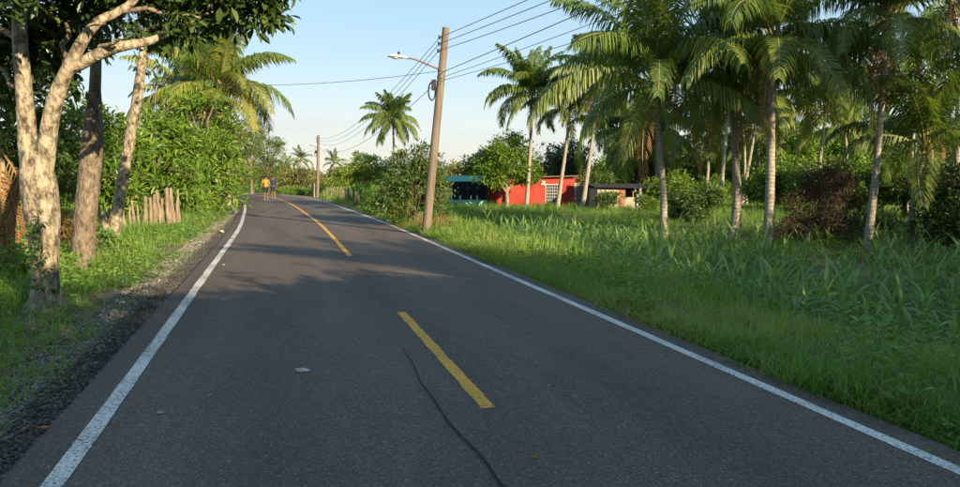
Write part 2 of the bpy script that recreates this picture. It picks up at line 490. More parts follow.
def ground_mat():
    m, n, l, p = new_mat('ground')
    t = n.new('ShaderNodeTexCoord')
    z = n.new('ShaderNodeTexNoise'); z.inputs['Scale'].default_value = 0.45; z.inputs['Detail'].default_value = 9; z.inputs['Roughness'].default_value = 0.65
    r = n.new('ShaderNodeValToRGB'); e = r.color_ramp.elements
    e[0].position = 0.36; e[0].color = (0.06, 0.085, 0.028, 1); e[1].position = 0.68; e[1].color = (0.23, 0.165, 0.10, 1)
    x = e.new(0.5); x.color = (0.12, 0.105, 0.05, 1)
    l.new(t.outputs['Object'], z.inputs['Vector']); l.new(z.outputs['Fac'], r.inputs['Fac']); l.new(r.outputs['Color'], p.inputs['Base Color'])
    z2 = n.new('ShaderNodeTexNoise'); z2.inputs['Scale'].default_value = 14; z2.inputs['Detail'].default_value = 6
    b = n.new('ShaderNodeBump'); b.inputs['Strength'].default_value = 0.8; b.inputs['Distance'].default_value = 0.05
    l.new(t.outputs['Object'], z2.inputs['Vector']); l.new(z2.outputs['Fac'], b.inputs['Height']); l.new(b.outputs['Normal'], p.inputs['Normal'])
    p.inputs['Roughness'].default_value = 0.95
    return m
M['ground'] = ground_mat()
def plain(name, c, rough=0.7, metal=0.0, var=0.15, scale=3.0, bump=0.0):
    m = noise_mat(name, [(0.3, tuple(x * (1 - var) for x in c)), (0.7, tuple(x * (1 + var) for x in c))], scale, 6, rough, bump)
    m.node_tree.nodes['Principled BSDF'].inputs['Metallic'].default_value = metal
    return m
M['stone'] = leaf_mat('stone', [(0.0, (0.035, 0.033, 0.030)), (0.5, (0.12, 0.112, 0.10)), (1.0, (0.36, 0.33, 0.29))], 0.0, 0.9)
M['litter'] = leaf_mat('litter', [(0.0, (0.06, 0.038, 0.024)), (0.5, (0.14, 0.10, 0.065)), (1.0, (0.28, 0.23, 0.16))], 0.1, 0.85)
M['wire'] = plain('wire', (0.05, 0.05, 0.055), 0.6)
M['cable'] = plain('cable', (0.022, 0.022, 0.022), 0.85, bump=0.3)
M['galv'] = plain('galv', (0.20, 0.16, 0.14), 0.55, 0.3)
M['lamp_body'] = plain('lamp_body', (0.62, 0.60, 0.56), 0.45)
M['lens'] = plain('lens', (0.70, 0.70, 0.66), 0.25)
M['ceramic'] = plain('ceramic', (0.05, 0.035, 0.03), 0.3)
M['black_box'] = plain('black_box', (0.025, 0.025, 0.028), 0.55)
M['red_wall'] = plain('red_wall', (0.37, 0.048, 0.036), 0.85, var=0.35, scale=0.9)
M['red_dark'] = plain('red_dark', (0.30, 0.035, 0.032), 0.85, var=0.15)
M['concrete'] = plain('concrete', (0.42, 0.39, 0.34), 0.9, var=0.2)
M['block'] = plain('block', (0.17, 0.165, 0.16), 0.95, var=0.25, scale=2.2)
M['beige'] = plain('beige', (0.33, 0.29, 0.225), 0.9, var=0.4, scale=1.6)
M['brick_red'] = plain('brick_red', (0.30, 0.13, 0.08), 0.9, var=0.25)
M['teal'] = plain('teal', (0.018, 0.26, 0.18), 0.5, var=0.15)
M['mint'] = plain('mint', (0.22, 0.48, 0.38), 0.8, var=0.15)
M['dark_in'] = plain('dark_in', (0.018, 0.024, 0.036), 0.8)  # near-black, shade of the interiors put into the colour; shed posts share it
M['white_iron'] = plain('white_iron', (0.46, 0.45, 0.44), 0.5, var=0.08)
M['tin'] = plain('tin', (0.17, 0.12, 0.09), 0.75, 0.0, 0.4)
M['curtain'] = plain('curtain', (0.45, 0.55, 0.46), 0.9)
M['coconut'] = plain('coconut', (0.30, 0.17, 0.045), 0.6, var=0.3, scale=8)
M['fibre'] = plain('fibre', (0.14, 0.085, 0.045), 0.95, var=0.35, scale=12, bump=0.6)
M['paper'] = plain('paper', (0.42, 0.40, 0.37), 0.9, var=0.4, scale=30)
M['orange_leaf'] = plain('orange_leaf', (0.34, 0.12, 0.03), 0.7)
M['tan_leaf'] = plain('tan_leaf', (0.28, 0.23, 0.17), 0.8)
M['skin'] = plain('skin', (0.20, 0.105, 0.065), 0.6, var=0.08)
M['hair'] = plain('hair', (0.015, 0.012, 0.010), 0.6)
M['yellow_cloth'] = plain('yellow_cloth', (0.34, 0.22, 0.03), 0.85)
M['black_cloth'] = plain('black_cloth', (0.02, 0.02, 0.024), 0.85)
M['navy_cloth'] = plain('navy_cloth', (0.022, 0.030, 0.075), 0.85)
M['shoe'] = plain('shoe', (0.35, 0.34, 0.33), 0.7)

# ------------------------------------------------------------------ ground, road, markings, shoulders
def axis(lo, hi, step, far):
    a = list(np.arange(lo, hi + step / 2, step))
    d = step
    while a[-1] < far:
        d *= 1.35; a.append(a[-1] + d)
    d = step
    while a[0] > -far:
        d *= 1.35; a.insert(0, a[0] - d)
    return np.array(a)
gx = axis(-26, 34, 0.45, 2200); gy = axis(-12, 96, 0.6, 2200)
GX, GY = np.meshgrid(gx, gy)
GZ = terrain(GX, GY)
nx = len(gx)
i, j = np.meshgrid(np.arange(len(gy) - 1), np.arange(nx - 1), indexing='ij')
gf = np.stack([i * nx + j, i * nx + j + 1, (i + 1) * nx + j + 1, (i + 1) * nx + j], -1).reshape(-1, 4)
ground = obj('ground', [(np.stack([GX, GY, GZ], -1).reshape(-1, 3), gf, None, 0)], M['ground'], smooth=True)
tag(ground, 'green and brown earth of the verges and field', 'ground', kind='structure')

def strip(s0, s1, z, y0, y1, zedge=None, wob=0.0, cl=None):
    """ribbon along the road between lateral offsets, as a block"""
    k = np.where((np.arange(len(CL)) >= y0) & (np.arange(len(CL)) <= y1))[0]
    a = CL[k]; nn = CN[k]
    w0 = wob * np.sin(np.arange(len(k)) * 1.9) * rng.random(len(k)); w1 = 0 * w0
    L_ = a + nn * (s0 + w0)[:, None] if wob else a + nn * s0
    R_ = a + nn * (s1 + w1)[:, None] if wob else a + nn * s1
    zl, zr = (z, z) if zedge is None else zedge
    V = np.vstack([np.column_stack([L_, np.full(len(k), zl)]), np.column_stack([R_, np.full(len(k), zr)])])
    n_ = len(k); q = np.arange(n_ - 1)
    return (V, np.stack([q, q + n_, q + n_ + 1, q + 1], 1), None, 0)
# index of centreline samples by world y on the straight
def idx_at_y(y):
    return int(np.argmin(np.abs(CL[:260, 1] - y) + np.where(np.arange(len(CL))[:260] > 200, 50, 0)))
END = len(CL) - 1
road = obj('road', [strip(-HALF, -1.2, 0, 0, END), strip(-1.2, 1.2, 0, 0, END), strip(1.2, HALF, 0, 0, END),
                    strip(-HALF - 0.05, -HALF, 0, 0, END, (-0.16, 0), 0), strip(HALF, HALF + 0.05, 0, 0, END, (0, -0.16))], M['asphalt'])
tag(road, 'dark asphalt country road bending left', 'road', kind='structure')

def fine_strip(s0, s1, ya, yb, z, name, mat):
    """marking on the straight, finely cut with slightly uneven edges; ya, yb are distances along the road"""
    cum = np.concatenate([[0], np.cumsum(np.linalg.norm(np.diff(CL, axis=0), axis=1))])
    base = cum[idx_at_y(0.0)]
    d = np.arange(ya, yb + 0.01, 0.12 if yb - ya < 40 else 0.35)
    x = np.interp(d + base, cum, CL[:, 0]); y = np.interp(d + base, cum, CL[:, 1])
    n0 = np.interp(d + base, cum, CN[:, 0]); n1 = np.interp(d + base, cum, CN[:, 1])
    e0 = s0 + 0.004 * rng.normal(size=len(d)) + 0.012 * np.sin(d * 0.31); e1 = s1 + 0.004 * rng.normal(size=len(d)) + 0.012 * np.sin(d * 0.31)
    V = np.vstack([np.column_stack([x + n0 * e0, y + n1 * e0, np.full(len(d), z)]), np.column_stack([x + n0 * e1, y + n1 * e1, np.full(len(d), z)])])
    q = np.arange(len(d) - 1); m_ = len(d)
    return obj(name, [(V, np.stack([q, q + m_, q + m_ + 1, q + 1], 1), None, 0)], mat, road)
fine_strip(-2.57 - 0.062, -2.57 + 0.062, -8, 125, 0.004, 'edge_line', M['white_paint'])
fine_strip(2.57 - 0.055, 2.57 + 0.055, -8, 125, 0.004, 'edge_line', M['white_paint'])
fine_strip(0.135, 0.245, 5.03, 9.02, 0.004, 'centre_dash', M['yellow_paint'])
fine_strip(0.125, 0.235, 15.7, 118, 0.004, 'centre_line', M['yellow_paint'])
fine_strip(0.135, 0.245, -5.6, -1.6, 0.004, 'centre_dash', M['yellow_paint'])

shoulder = obj('gravel_shoulder', [strip(-3.6, -HALF + 0.03, 0, 60, END - 40, (-0.11, -0.03), 0.16)], M['shoulder'])
tag(shoulder, 'dark loose gravel shoulder beside the left white line', 'shoulder', kind='structure')

# ------------------------------------------------------------------ visibility test for scattering
def cam_xy(x, y):
    return x * RGT[0] + y * RGT[1], x * FWD[0] + y * FWD[1]
def in_view(x, y, m=1.5):
    X, Z = cam_xy(x, y)
    return (Z > 1.2) & (np.abs(X) < 0.76 * Z + m + 1.0)
def sample_area(x0, x1, y0, y1, density_fn, n_max):
    """random points in a box thinned by density (per m2) as a function of distance"""
    area = (x1 - x0) * (y1 - y0)
    n = int(min(n_max, area * 60))
    full = n / area
    x = rng.uniform(x0, x1, n); y = rng.uniform(y0, y1, n)
    ok = in_view(x, y)
    x, y = x[ok], y[ok]
    Z = cam_xy(x, y)[1]
    ok = rng.random(len(x)) < density_fn(Z) / full
    return x[ok], y[ok], Z[ok]
def patch(x, y, f=1.0, ph=0.0):
    return 0.5 + 0.25 * (np.sin(x * 0.9 * f + 1.7 * np.sin(y * 0.53 * f + ph)) + np.sin(y * 0.7 * f + 1.3 * np.sin(x * 0.61 * f + ph) + ph))

# ------------------------------------------------------------------ grass
def blade(L_, lean, w, yaw):
    t = np.array([0, 0.4, 0.75, 1.0])
    h = L_ * (t - 0.18 * lean * t * t); o = L_ * lean * t ** 1.9 * 0.75
    ww = w * np.array([0.8, 1.0, 0.7, 0.0])
    d = np.array([math.cos(yaw), math.sin(yaw)]); sd = np.array([-d[1], d[0]])
    V = []
    for k in range(4):
        c = np.array([d[0] * o[k], d[1] * o[k], h[k]])
        if k < 3:
            V += [c + np.array([*(sd * ww[k] / 2), 0]), c - np.array([*(sd * ww[k] / 2), 0])]
        else:
            V += [c]
    V = np.array(V)
    Fq = np.array([(0, 1, 3, 2), (2, 3, 5, 4)]); Ft = np.array([(4, 5, 6)])
    Fall = np.array([(0, 1, 3), (0, 3, 2), (2, 3, 5), (2, 5, 4), (4, 5, 6)])
    return V, Fall
def tuft(nb, rad, hmin, hmax, w, lean=0.7):
    Vs, Fs, o = [], [], 0
    for _ in range(nb):
        V, F_ = blade(random.uniform(hmin, hmax), random.uniform(0.15, lean), w * random.uniform(0.7, 1.3), random.uniform(0, 6.28))
        a, r_ = random.uniform(0, 6.28), rad * math.sqrt(random.random())
        V = V + np.array([r_ * math.cos(a), r_ * math.sin(a), 0])
        Vs.append(V); Fs.append(F_ + o); o += len(V)
    return np.vstack(Vs), np.vstack(Fs)
TUFT_NEAR = [tuft(13, 0.15, 0.10, 0.46, 0.010, 1.25) for _ in range(7)]
TUFT_FAR = [tuft(11, 0.22, 0.14, 0.50, 0.019, 1.1) for _ in range(6)]
def grass_field(name, label, x, y, Z, hscale, tint, cut=14.0):
    blocks = []
    z = terrain(x, y)
    for near, T in ((True, TUFT_NEAR), (False, TUFT_FAR)):
        kind = rng.integers(0, len(T), len(x))
        for k, (tv, tf) in enumerate(T):
            m_ = (kind == k) & ((Z < cut) == near)
            n = int(m_.sum())
            if not n: continue
            S = np.column_stack([rng.uniform(0.8, 1.25, n)] * 2 + [hscale[m_] * rng.uniform(0.7, 1.25, n)])
            blocks.append(scatter(tv, tf, rotz(rng.uniform(0, 6.28, n)), S, np.column_stack([x, y, z - 0.02])[m_], tint[m_] + rng.normal(0, 0.09, n)))
    return tag(obj(name, blocks, M['grass']), label, 'grass', kind='stuff')

# right verge and field
x, y, Z = sample_area(3.5, 48, 1.0, 66, lambda Z: np.where(Z < 9, 50, np.where(Z < 18, 26, np.where(Z < 32, 11, 5.0))), 200000)
xe = rng.uniform(4.15, 4.75, 3000); ye = 2 + 28 * rng.random(3000) ** 1.5
ke = in_view(xe, ye); xe, ye = xe[ke], ye[ke]
x = np.concatenate([x, xe]); y = np.concatenate([y, ye]); Z = np.concatenate([Z, cam_xy(xe, ye)[1]])
s = lateral(x, y)
edge = 2.90 + 0.05 * np.sin(y * 2.1) + 0.08 * rng.random(len(y))
pt = patch(x, y, 0.8)
keep = (s > edge) & ((s < 7.0) | (pt > 0.36) | (rng.random(len(x)) < 0.35) | (Z > 30))
keep &= ~((s > 5.5) & (pt < 0.14))
keep &= ~((s > 6) & (Z < 22) & (rng.random(len(x)) < 0.35))
x, y, Z, s, pt = x[keep], y[keep], Z[keep], s[keep], pt[keep]
verge = s < 6.8
hs = np.where(verge, np.clip(0.55 + 0.35 * (s - 3.0), 0.55, 1.1), 0.62) * (0.5 + 0.5 * patch(x, y, 1.7, 2.0) + 0.45 * patch(x, y, 4.3, 0.7))
hs = np.where(Z > 30, hs * 1.25, hs)
hs = np.where(Z > 40, hs * 1.5, hs)
hs = np.where((s > 5.6) & (Z < 24), hs * 0.45, hs)
tn = 0.42 + 0.45 * (patch(x, y, 1.5, 1.0) - 0.5) + np.where(verge, 0.08, -0.14) + np.where(rng.random(len(x)) < 0.07, 0.45, 0)
grass_field('verge_grass', 'lush green grass of the verge and maize field', x, y, Z, hs, tn)
# left verge
x, y, Z = sample_area(-30, -2.0, 2.0, 75, lambda Z: np.where(Z < 9, 42, np.where(Z < 18, 26, np.where(Z < 34, 14, 5))), 200000)
s = lateral(x, y)
pt = patch(x, y, 1.3, 0.6)
near_edge = 3.02 + 0.40 * (1 - sstep(18, 34, y)) * patch(x, y, 1.1, 3.0) - 0.2 * sstep(24, 36, y)
keep = (-s > near_edge + 0.16 * rng.normal(size=len(s)))
keep &= (pt > 0.16) | (-s > 4.6)
x, y, Z, s, pt = x[keep], y[keep], Z[keep], s[keep], pt[keep]
hs = np.clip(0.30 + 0.45 * (-s - 3.5), 0.30, 1.1) * (0.7 + 0.6 * patch(x, y, 1.5, 1.0))
tn = 0.44 + 0.3 * (patch(x, y, 0.7, 4.0) - 0.5) + np.where(rng.random(len(x)) < 0.08, 0.42, 0)
grass_field('roadside_grass', 'grass and weeds under the trees along the gravel shoulder', x, y, Z, hs, tn)

# broad-leaved weeds
LEAF_V = np.array([(0, 0, 0), (-0.24, 0.33, 0.07), (-0.20, 0.68, 0.06), (0, 1.0, -0.06), (0.20, 0.68, 0.06), (0.24, 0.33, 0.07)])
LEAF_F = np.array([(0, 3, 2, 1), (0, 5, 4, 3)])
def leaves(L, D, size, tint, roll=None, narrow=1.0, mi=0):
    n = len(L)
    roll = rng.normal(0, 0.5, n) if roll is None else roll
    size = np.broadcast_to(size, (n,))
    S = np.column_stack([size * narrow, size, size])
    return scatter(LEAF_V, LEAF_F, frames(D, roll), S, L, tint, mi)
def weeds(name, label, x, y, hmin, hmax, per, size, mat='weed', base_t=0.5):
    z = terrain(x, y)
    n = len(x)
    h = rng.uniform(hmin, hmax, n)
    k = np.repeat(np.arange(n), per)
    t = rng.random(len(k)) ** 0.7
    a = rng.uniform(0, 6.28, len(k))
    rad = 0.10 + 0.10 * rng.random(len(k))
    L = np.column_stack([x[k] + np.cos(a) * rad * 0.6, y[k] + np.sin(a) * rad * 0.6, z[k] + h[k] * t])
    D = np.column_stack([np.cos(a), np.sin(a), rng.uniform(-0.35, 0.6, len(k))])
    bl = [leaves(L, D, size * rng.uniform(0.6, 1.3, len(k)), base_t + rng.normal(0, 0.2, len(k)))]
    # one thin stem each
    sv = np.array([(-0.006, 0, 0), (0.006, 0, 0), (0.0, 0.006, 1.0)]); sf = np.array([(0, 1, 2)])
    bl.append(scatter(sv, sf, rotz(rng.uniform(0, 6.28, n)), np.column_stack([np.ones(n), np.ones(n), h]), np.column_stack([x, y, z]), np.full(n, 0.5)))
    return tag(obj(name, bl, M[mat]), label, 'weeds', kind='stuff')
x, y, Z = sample_area(3.8, 30, 1.5, 45, lambda Z: np.where(Z < 14, 14, 4.5), 60000)
s = lateral(x, y); k = (s > 3.1) & (patch(x, y, 1.3, 5) > 0.45)
weeds('verge_weeds', 'low broad-leaved weeds among the verge grass', x[k], y[k], 0.12, 0.55, 13, 0.09)
x, y, Z = sample_area(-16, -2.5, 3, 42, lambda Z: np.where(Z < 16, 9, 5), 60000)
s = lateral(x, y); k = (-s > 3.75) & (patch(x, y, 1.2, 2) > 0.30)
weeds('roadside_weeds', 'low broad-leaved weeds beneath the roadside trees', x[k], y[k], 0.10, 0.5, 14, 0.095)

# loose stones and litter on the left shoulder
ICO_V = np.array([(0, 0, 1), (0.9, 0, 0.1), (0.2, 0.85, 0.0), (-0.8, 0.5, 0.1), (-0.75, -0.55, 0.0), (0.3, -0.85, 0.1), (0, 0, -0.7)])
ICO_F = np.array([(0, 1, 2), (0, 2, 3), (0, 3, 4), (0, 4, 5), (0, 5, 1), (6, 2, 1), (6, 3, 2), (6, 4, 3), (6, 5, 4), (6, 1, 5)])
n = 24000
d = 2.6 + 38 * rng.random(n) ** 1.7
ss = -(2.92 + 0.85 * rng.random(n) ** 1.1)
x = 1.28 + ss; y = d
kk = in_view(x, y); x, y, ss = x[kk], y[kk], ss[kk]
n = len(x)
z = np.maximum(terrain(x, y), -0.035 - 0.085 * np.clip((-ss - 2.88) / 1.07, 0, 1))
size = rng.uniform(0.006, 0.021, n) * (1 + 0.5 * (rng.random(n) < 0.05))
tn = np.clip(0.06 + 0.55 * sstep(3.12, 3.36, -ss) + rng.normal(0, 0.16, n), 0, 1)
Mr = frames(rdir(n), rng.uniform(0, 6.28, n))
tag(obj('gravel', [scatter(ICO_V, ICO_F, Mr, np.column_stack([size * rng.uniform(0.8, 1.4, n), size, size * 0.75]), np.column_stack([x, y, z + size * 0.35]), tn)], M['stone']),
    'dark and pale loose gravel along the broken road edge', 'gravel', kind='stuff')
n = 1500
d = 2.6 + 34 * rng.random(n) ** 1.5
ss = -(3.2 + 1.1 * rng.random(n))
x = 1.28 + ss; y = d
kk = in_view(x, y); x, y, ss = x[kk], y[kk], ss[kk]; n = len(x)
z = np.maximum(terrain(x, y), -0.035 - 0.085 * np.clip((-ss - 2.88) / 1.07, 0, 1)) + 0.012
D = rdir(n); D[:, 2] *= 0.25
litter_b = [leaves(np.column_stack([x, y, z]), D, rng.uniform(0.04, 0.10, n), rng.random(n), None, 0.9)]
tag(obj('leaf_litter', litter_b, M['litter']), 'brown dead leaves scattered on the roadside gravel', 'leaf litter', kind='stuff')
for k in range(26):
    yy = random.uniform(3.0, 14); s0 = -random.uniform(3.3, 4.7); a = random.uniform(0, 3.14); ln = random.uniform(0.15, 0.6)
    p0 = np.array([1.28 + s0, yy]); p1 = p0 + ln * np.array([math.cos(a), math.sin(a)]); pm = (p0 + p1) / 2 + np.random.default_rng(k).normal(0, 0.04, 2)
    pts = [(*q, float(terrain(*q)) + 0.03 + 0.015 * i_) for i_, q in enumerate((p0, pm, p1))]
    c = bez(pts, 4)
    tag(obj('twig', tube_block(c, lerp_r([0.008, 0.004], len(c)), 5), M['litter']), 'dry grey twig lying in the roadside litter', 'twig', 'twigs in the roadside litter')
pts = [on_plane(-30, 452, -0.05), on_plane(10, 437, -0.04), on_plane(28, 427, 0.0), on_plane(42, 428, -0.03)]
c = bez(pts, 5)
tag(obj('fallen_branch', tube_block(c, lerp_r([0.014, 0.012, 0.006], len(c)), 6), M['bark']), 'long pale dry stick sticking out onto the gravel', 'stick')

# ------------------------------------------------------------------ maize
def ribbon(path, width, fold=0.25, taper=(0.5, 1.0, 0.95, 0.75, 0.4, 0.02)):
    """arching leaf blade with a V fold along its midrib"""
    P = np.array(path); n = len(P)
    T = np.gradient(P, axis=0); T /= np.linalg.norm(T, axis=1)[:, None]
    side = np.cross(T, [0, 0, 1.0]); side /= np.linalg.norm(side, axis=1)[:, None] + 1e-9
    upv = np.cross(side, T)
    w = width * lerp_r(taper, n) / 2
    V = np.concatenate([P + side * w[:, None] + upv * (w * fold)[:, None], P, P - side * w[:, None] + upv * (w * fold)[:, None]])
    q = np.arange(n - 1)
    Fq = np.vstack([np.stack([q, q + 1, q + n + 1, q + n], 1), np.stack([q + n, q + n + 1, q + 2 * n + 1, q + 2 * n], 1)])
    return V, Fq
def maize_mesh(seed, h):
    r = random.Random(seed)
    bl = []
    ph = r.uniform(0, 6.28)
    lean = (r.uniform(-0.08, 0.08), r.uniform(-0.08, 0.08))
    st = [(lean[0] * t, lean[1] * t, h * 0.62 * t) for t in np.linspace(0, 1, 5)]
    for V, Fq, _, mi in tube_block(st, lerp_r([0.014, 0.011, 0.006], 5), 6):
        bl.append((V, Fq, np.full(len(V), 0.75), 0))
    nl = r.randint(8, 10)
    for k in range(nl):
        t = 0.12 + 0.88 * k / (nl - 1)
        b = np.array([lean[0] * t, lean[1] * t, h * 0.62 * t])
        a = ph + math.pi * k + r.uniform(-0.5, 0.5)
        L_ = h * (0.72 if 0 < k < nl - 1 else 0.5) * r.uniform(0.8, 1.15)
        e0 = R(r.uniform(38, 68) if k < nl - 2 else 78); bend = R(r.uniform(85, 150) if k < nl - 2 else r.uniform(30, 90))
        path = [b]
        for q in range(1, 7):
            e = e0 - bend * (q / 6) ** 1.4
            path.append(path[-1] + L_ / 6 * np.array([math.cos(a) * math.cos(e), math.sin(a) * math.cos(e), math.sin(e)]))
            a += r.uniform(-0.08, 0.08)
        V, Fq = ribbon(path, r.uniform(0.050, 0.074) * (0.6 + 0.5 * h))
        tv = np.clip(0.5 + r.uniform(-0.25, 0.25) + (0.3 if k < 2 else 0), 0, 1)
        bl.append((V, Fq, np.full(len(V), tv), 0))
    return bl
MAIZE = [maize_mesh(k, 1.0) for k in range(9)]
MAIZE_ME = [mesh_from('maize_plant', b, M['corn'], True) for b in MAIZE]
pts = []
for row in np.arange(5.3, 36, 0.8):
    yy = 0.5
    while yy < 46:
        yy += random.uniform(0.24, 0.50)
        xx = 1.28 + row + 0.18 * math.sin(yy * 0.4 + row) + random.gauss(0, 0.14) + 0.06 * yy
        Xc, Zc = cam_xy(xx, yy)
        if Zc < 4 or abs(Xc) > 0.69 * Zc + 1.0 or Zc > 29 + 0.2 * Xc: continue
        px_, = (480 + F_PX * Xc / Zc,)
        p_ = float(patch(np.array([xx]), np.array([yy]), 0.75, 2.2)[0])
        if p_ < 0.10 or random.random() < 0.08: continue
        if Zc < 7.0 and random.random() < 0.45: continue
        # bare patch round the palm trunks, weedy strip nearer the pole
        if Zc > 21.5 and px_ > 640 and random.random() < 0.6: continue
        pts.append((Zc, xx, yy))
pts.sort()
mz = terrain(np.array([p[1] for p in pts]), np.array([p[2] for p in pts]))
rest = []
for k, (Zc, xx, yy) in enumerate(pts):
    h = random.uniform(0.55, 1.0) * (0.75 if Zc < 9 else 1.0)
    if k < 290:
        o = link('maize_plant', MAIZE_ME[k % 9], None, (xx, yy, mz[k] - 0.01), (random.gauss(0, 0.06), random.gauss(0, 0.06), random.uniform(0, 6.28)), (h * random.uniform(0.9, 1.15), h, h))
        tag(o, 'young green maize plant with arching leaves in the shaded field', 'maize', 'maize plants in the field')
    else:
        rest.append((k, h))
bl = []
for v in range(9):
    sel = [r_ for r_ in rest if r_[0] % 9 == v]
    if not sel: continue
    L = np.array([(pts[k][1], pts[k][2], mz[k]) for k, h in sel]); S = np.array([h for k, h in sel])
    Mz = rotz(rng.uniform(0, 6.28, len(sel)))
    for V, Fq, tt, mi in MAIZE[v]:
        if Fq.shape[1] == 4:
            bl.append(scatter(V, Fq, Mz, S, L, np.full(len(L), float(tt[0]))))
if bl:
    tag(obj('distant_maize', bl, M['corn'], smooth=True), 'farther rows of young maize across the field', 'maize', kind='stuff')
# one pale yellowing plant that stands out near the pole
p = on_ground(493, 248)
o = link('maize_plant', None, None)
bpy.data.objects.remove(o)
me = mesh_from('yellow_maize', [(b[0], b[1], np.full(len(b[0]), 0.98), 0) for b in maize_mesh(77, 1.0)], leaf_mat('corn_pale', [(0, (0.15, 0.24, 0.04)), (1, (0.24, 0.30, 0.06))], 0.4), True)
tag(link('maize_plant', me, None, tuple(p), (0, 0, 1.0), (0.85, 0.85, 1.05)), 'pale yellow-green maize plant standing alone near the roadside pole', 'maize')

# ------------------------------------------------------------------ trees
def bend_path(a, b, sag=0.0, wob=0.12, n=6):
    a = np.array(tuple(a), float); b = np.array(tuple(b), float)
    t = np.linspace(0, 1, n)[:, None]
    P = a + (b - a) * t
    L_ = np.linalg.norm(b - a)
    P += np.sin(np.pi * t) * np.array([[0, 0, 1.0]]) * sag * L_
    w = rng.normal(0, wob * L_ / n, (n, 3)); w[0] = 0; w[-1] = 0
    return P + w
def crown_blocks(lobes, n_clusters, per, size, narrow, spread, gap=0.25, droop=0.1, wood=0.02, from_pt=None, shell=0.55, tint0=0.45):
    """leaf sprays spread through the lobes' volume; returns leaf blocks and twig blocks"""
    lobes = [(np.array(tuple(c), float), np.array(r_ if np.ndim(r_) else (r_,) * 3, float)) for c, r_ in lobes]
    vol = np.array([np.prod(r_) ** (0.75) for _, r_ in lobes]); vol /= vol.sum()
    leaf, twig = [], []
    for (c, r_), v in zip(lobes, vol):
        n = max(4, int(n_clusters * v))
        d = rdir(n)
        # lumpy outline: radius varies with direction
        ph = rng.uniform(0, 6.28, 6)
        lump = 1 + 0.24 * np.sin(3.1 * d[:, 0] * 2 + ph[0]) * np.sin(2.7 * d[:, 1] * 2 + ph[1]) + 0.22 * np.sin(5.3 * d[:, 2] + 4.1 * d[:, 0] + ph[2])
        rad = (shell + (1 - shell) * rng.random(n) ** 0.6) * lump
        C = c + d * rad[:, None] * r_
        hole = np.sin(C[:, 0] * 2.3 / r_[0] + ph[3]) * np.sin(C[:, 1] * 2.3 / r_[1] + ph[4]) * np.sin(C[:, 2] * 2.7 / r_[2] + ph[5])
        C_keep = hole > -1 + gap * 1.6
        C = C[C_keep]; d = d[C_keep]
        n = len(C)
        k = np.repeat(np.arange(n), per)
        off = rng.normal(0, spread, (len(k), 3)) * np.array([1, 1, 0.7]) * 0.55
        ax = d[k] * 0.45 + rdir(len(k)) * 1.0 + off / (spread + 1e-6) * 0.5 + np.array([0, 0, 0.15 - droop])
        ctint = rng.normal(0, 0.2, n)
        leaf.append(leaves(C[k] + off, ax, size * rng.uniform(0.5, 1.4, len(k)), tint0 + ctint[k] + rng.normal(0, 0.12, len(k)), rng.normal(0, 0.7, len(k)), narrow))
        if wood:
            hub = c - np.array([0, 0, 0.25]) * r_
            for q in range(0, n, max(1, n // 26)):
                twig += tube_block(bend_path(hub, C[q], 0.06, 0.25, 5), lerp_r([wood, wood * 0.25], 5), 4, cap=False)
    return leaf, twig
def tree(name, label, base, trunk_h, trunk_r, lobes, leaf, bark, n_clusters, per, size, narrow=0.9, spread=0.22, group=None, cat='tree', lean=(0, 0), gap=0.25, droop=0.1, shell=0.55, tint0=0.45, flare=1.5, rough=9):
    base = Vector(base)
    lobes = [(Vector(c), r_) for c, r_ in lobes]
    for k in range(rough):
        c, r_ = lobes[random.randrange(len(lobes) - k)]
        r_ = np.array(r_ if np.ndim(r_) else (r_,) * 3)
        d = rdir(1)[0]; d[2] = abs(d[2]) * 0.9 - 0.15
        f = random.uniform(0.26, 0.42)
        lobes.append((Vector(tuple(np.array(tuple(c)) + d * r_ * random.uniform(0.95, 1.2))), tuple(r_ * f)))
    root = thing(name, label, cat, base, 0, group)
    top = np.array([lean[0], lean[1], trunk_h])
    path = bend_path((0, 0, -0.1), top, 0, 0.06, 7)
    wood = tube_block(path, lerp_r([trunk_r * flare, trunk_r * 1.05, trunk_r, trunk_r * 0.9, trunk_r * 0.75], 7), 9, wob=0.12)
    for c, r_ in lobes:
        st = path[random.randint(4, 6)]
        wood += tube_block(bend_path(st, c, 0.08, 0.12, 6), lerp_r([trunk_r * 0.55, trunk_r * 0.18], 6), 6, cap=False)
    lf, tw = crown_blocks(lobes, n_clusters, per, size, narrow, spread, gap, droop, max(0.012, trunk_r * 0.14), shell=shell, tint0=tint0)
    obj('trunk', wood + tw, M[bark], root, True)
    obj('crown', lf, M[leaf], root)
    return root
def lobes_round(h, r, n, flat=0.75, jit=0.45):
    out = [((0, 0, h), (r * 0.72, r * 0.72, r * flat * 0.8))]
    for k in range(n):
        a = 6.28 * k / n + random.uniform(-0.4, 0.4); q = r * random.uniform(0.40, 0.62)
        rr = r * random.uniform(0.36, 0.52)
        out.append(((math.cos(a) * q, math.sin(a) * q, h + random.uniform(-jit, jit) * r * flat), (rr, rr, rr * 0.85)))
    return out
def lobes_bush(h, r, n):
    out = [((0, 0, h * 0.45), (r * 0.75, r * 0.75, h * 0.45))]
    for k in range(n):
        a = 6.28 * k / n + random.uniform(-0.4, 0.4); q = r * random.uniform(0.35, 0.65)
        rr = r * random.uniform(0.35, 0.5)
        out.append(((math.cos(a) * q, math.sin(a) * q, random.uniform(0.25, 0.78) * h), (rr, rr, rr * 0.9)))
    return out
def place(root, px, depth, scale=1.0, rz=0.0, label=None, group=None, sink=0.0):
    c = copy_tree(root)
    c.location = foot(px, depth) - Vector((0, 0, sink))
    c.scale = (scale,) * 3
    c.rotation_euler.z = rz
    if label: c['label'] = label
    if group: c['group'] = group
    return c

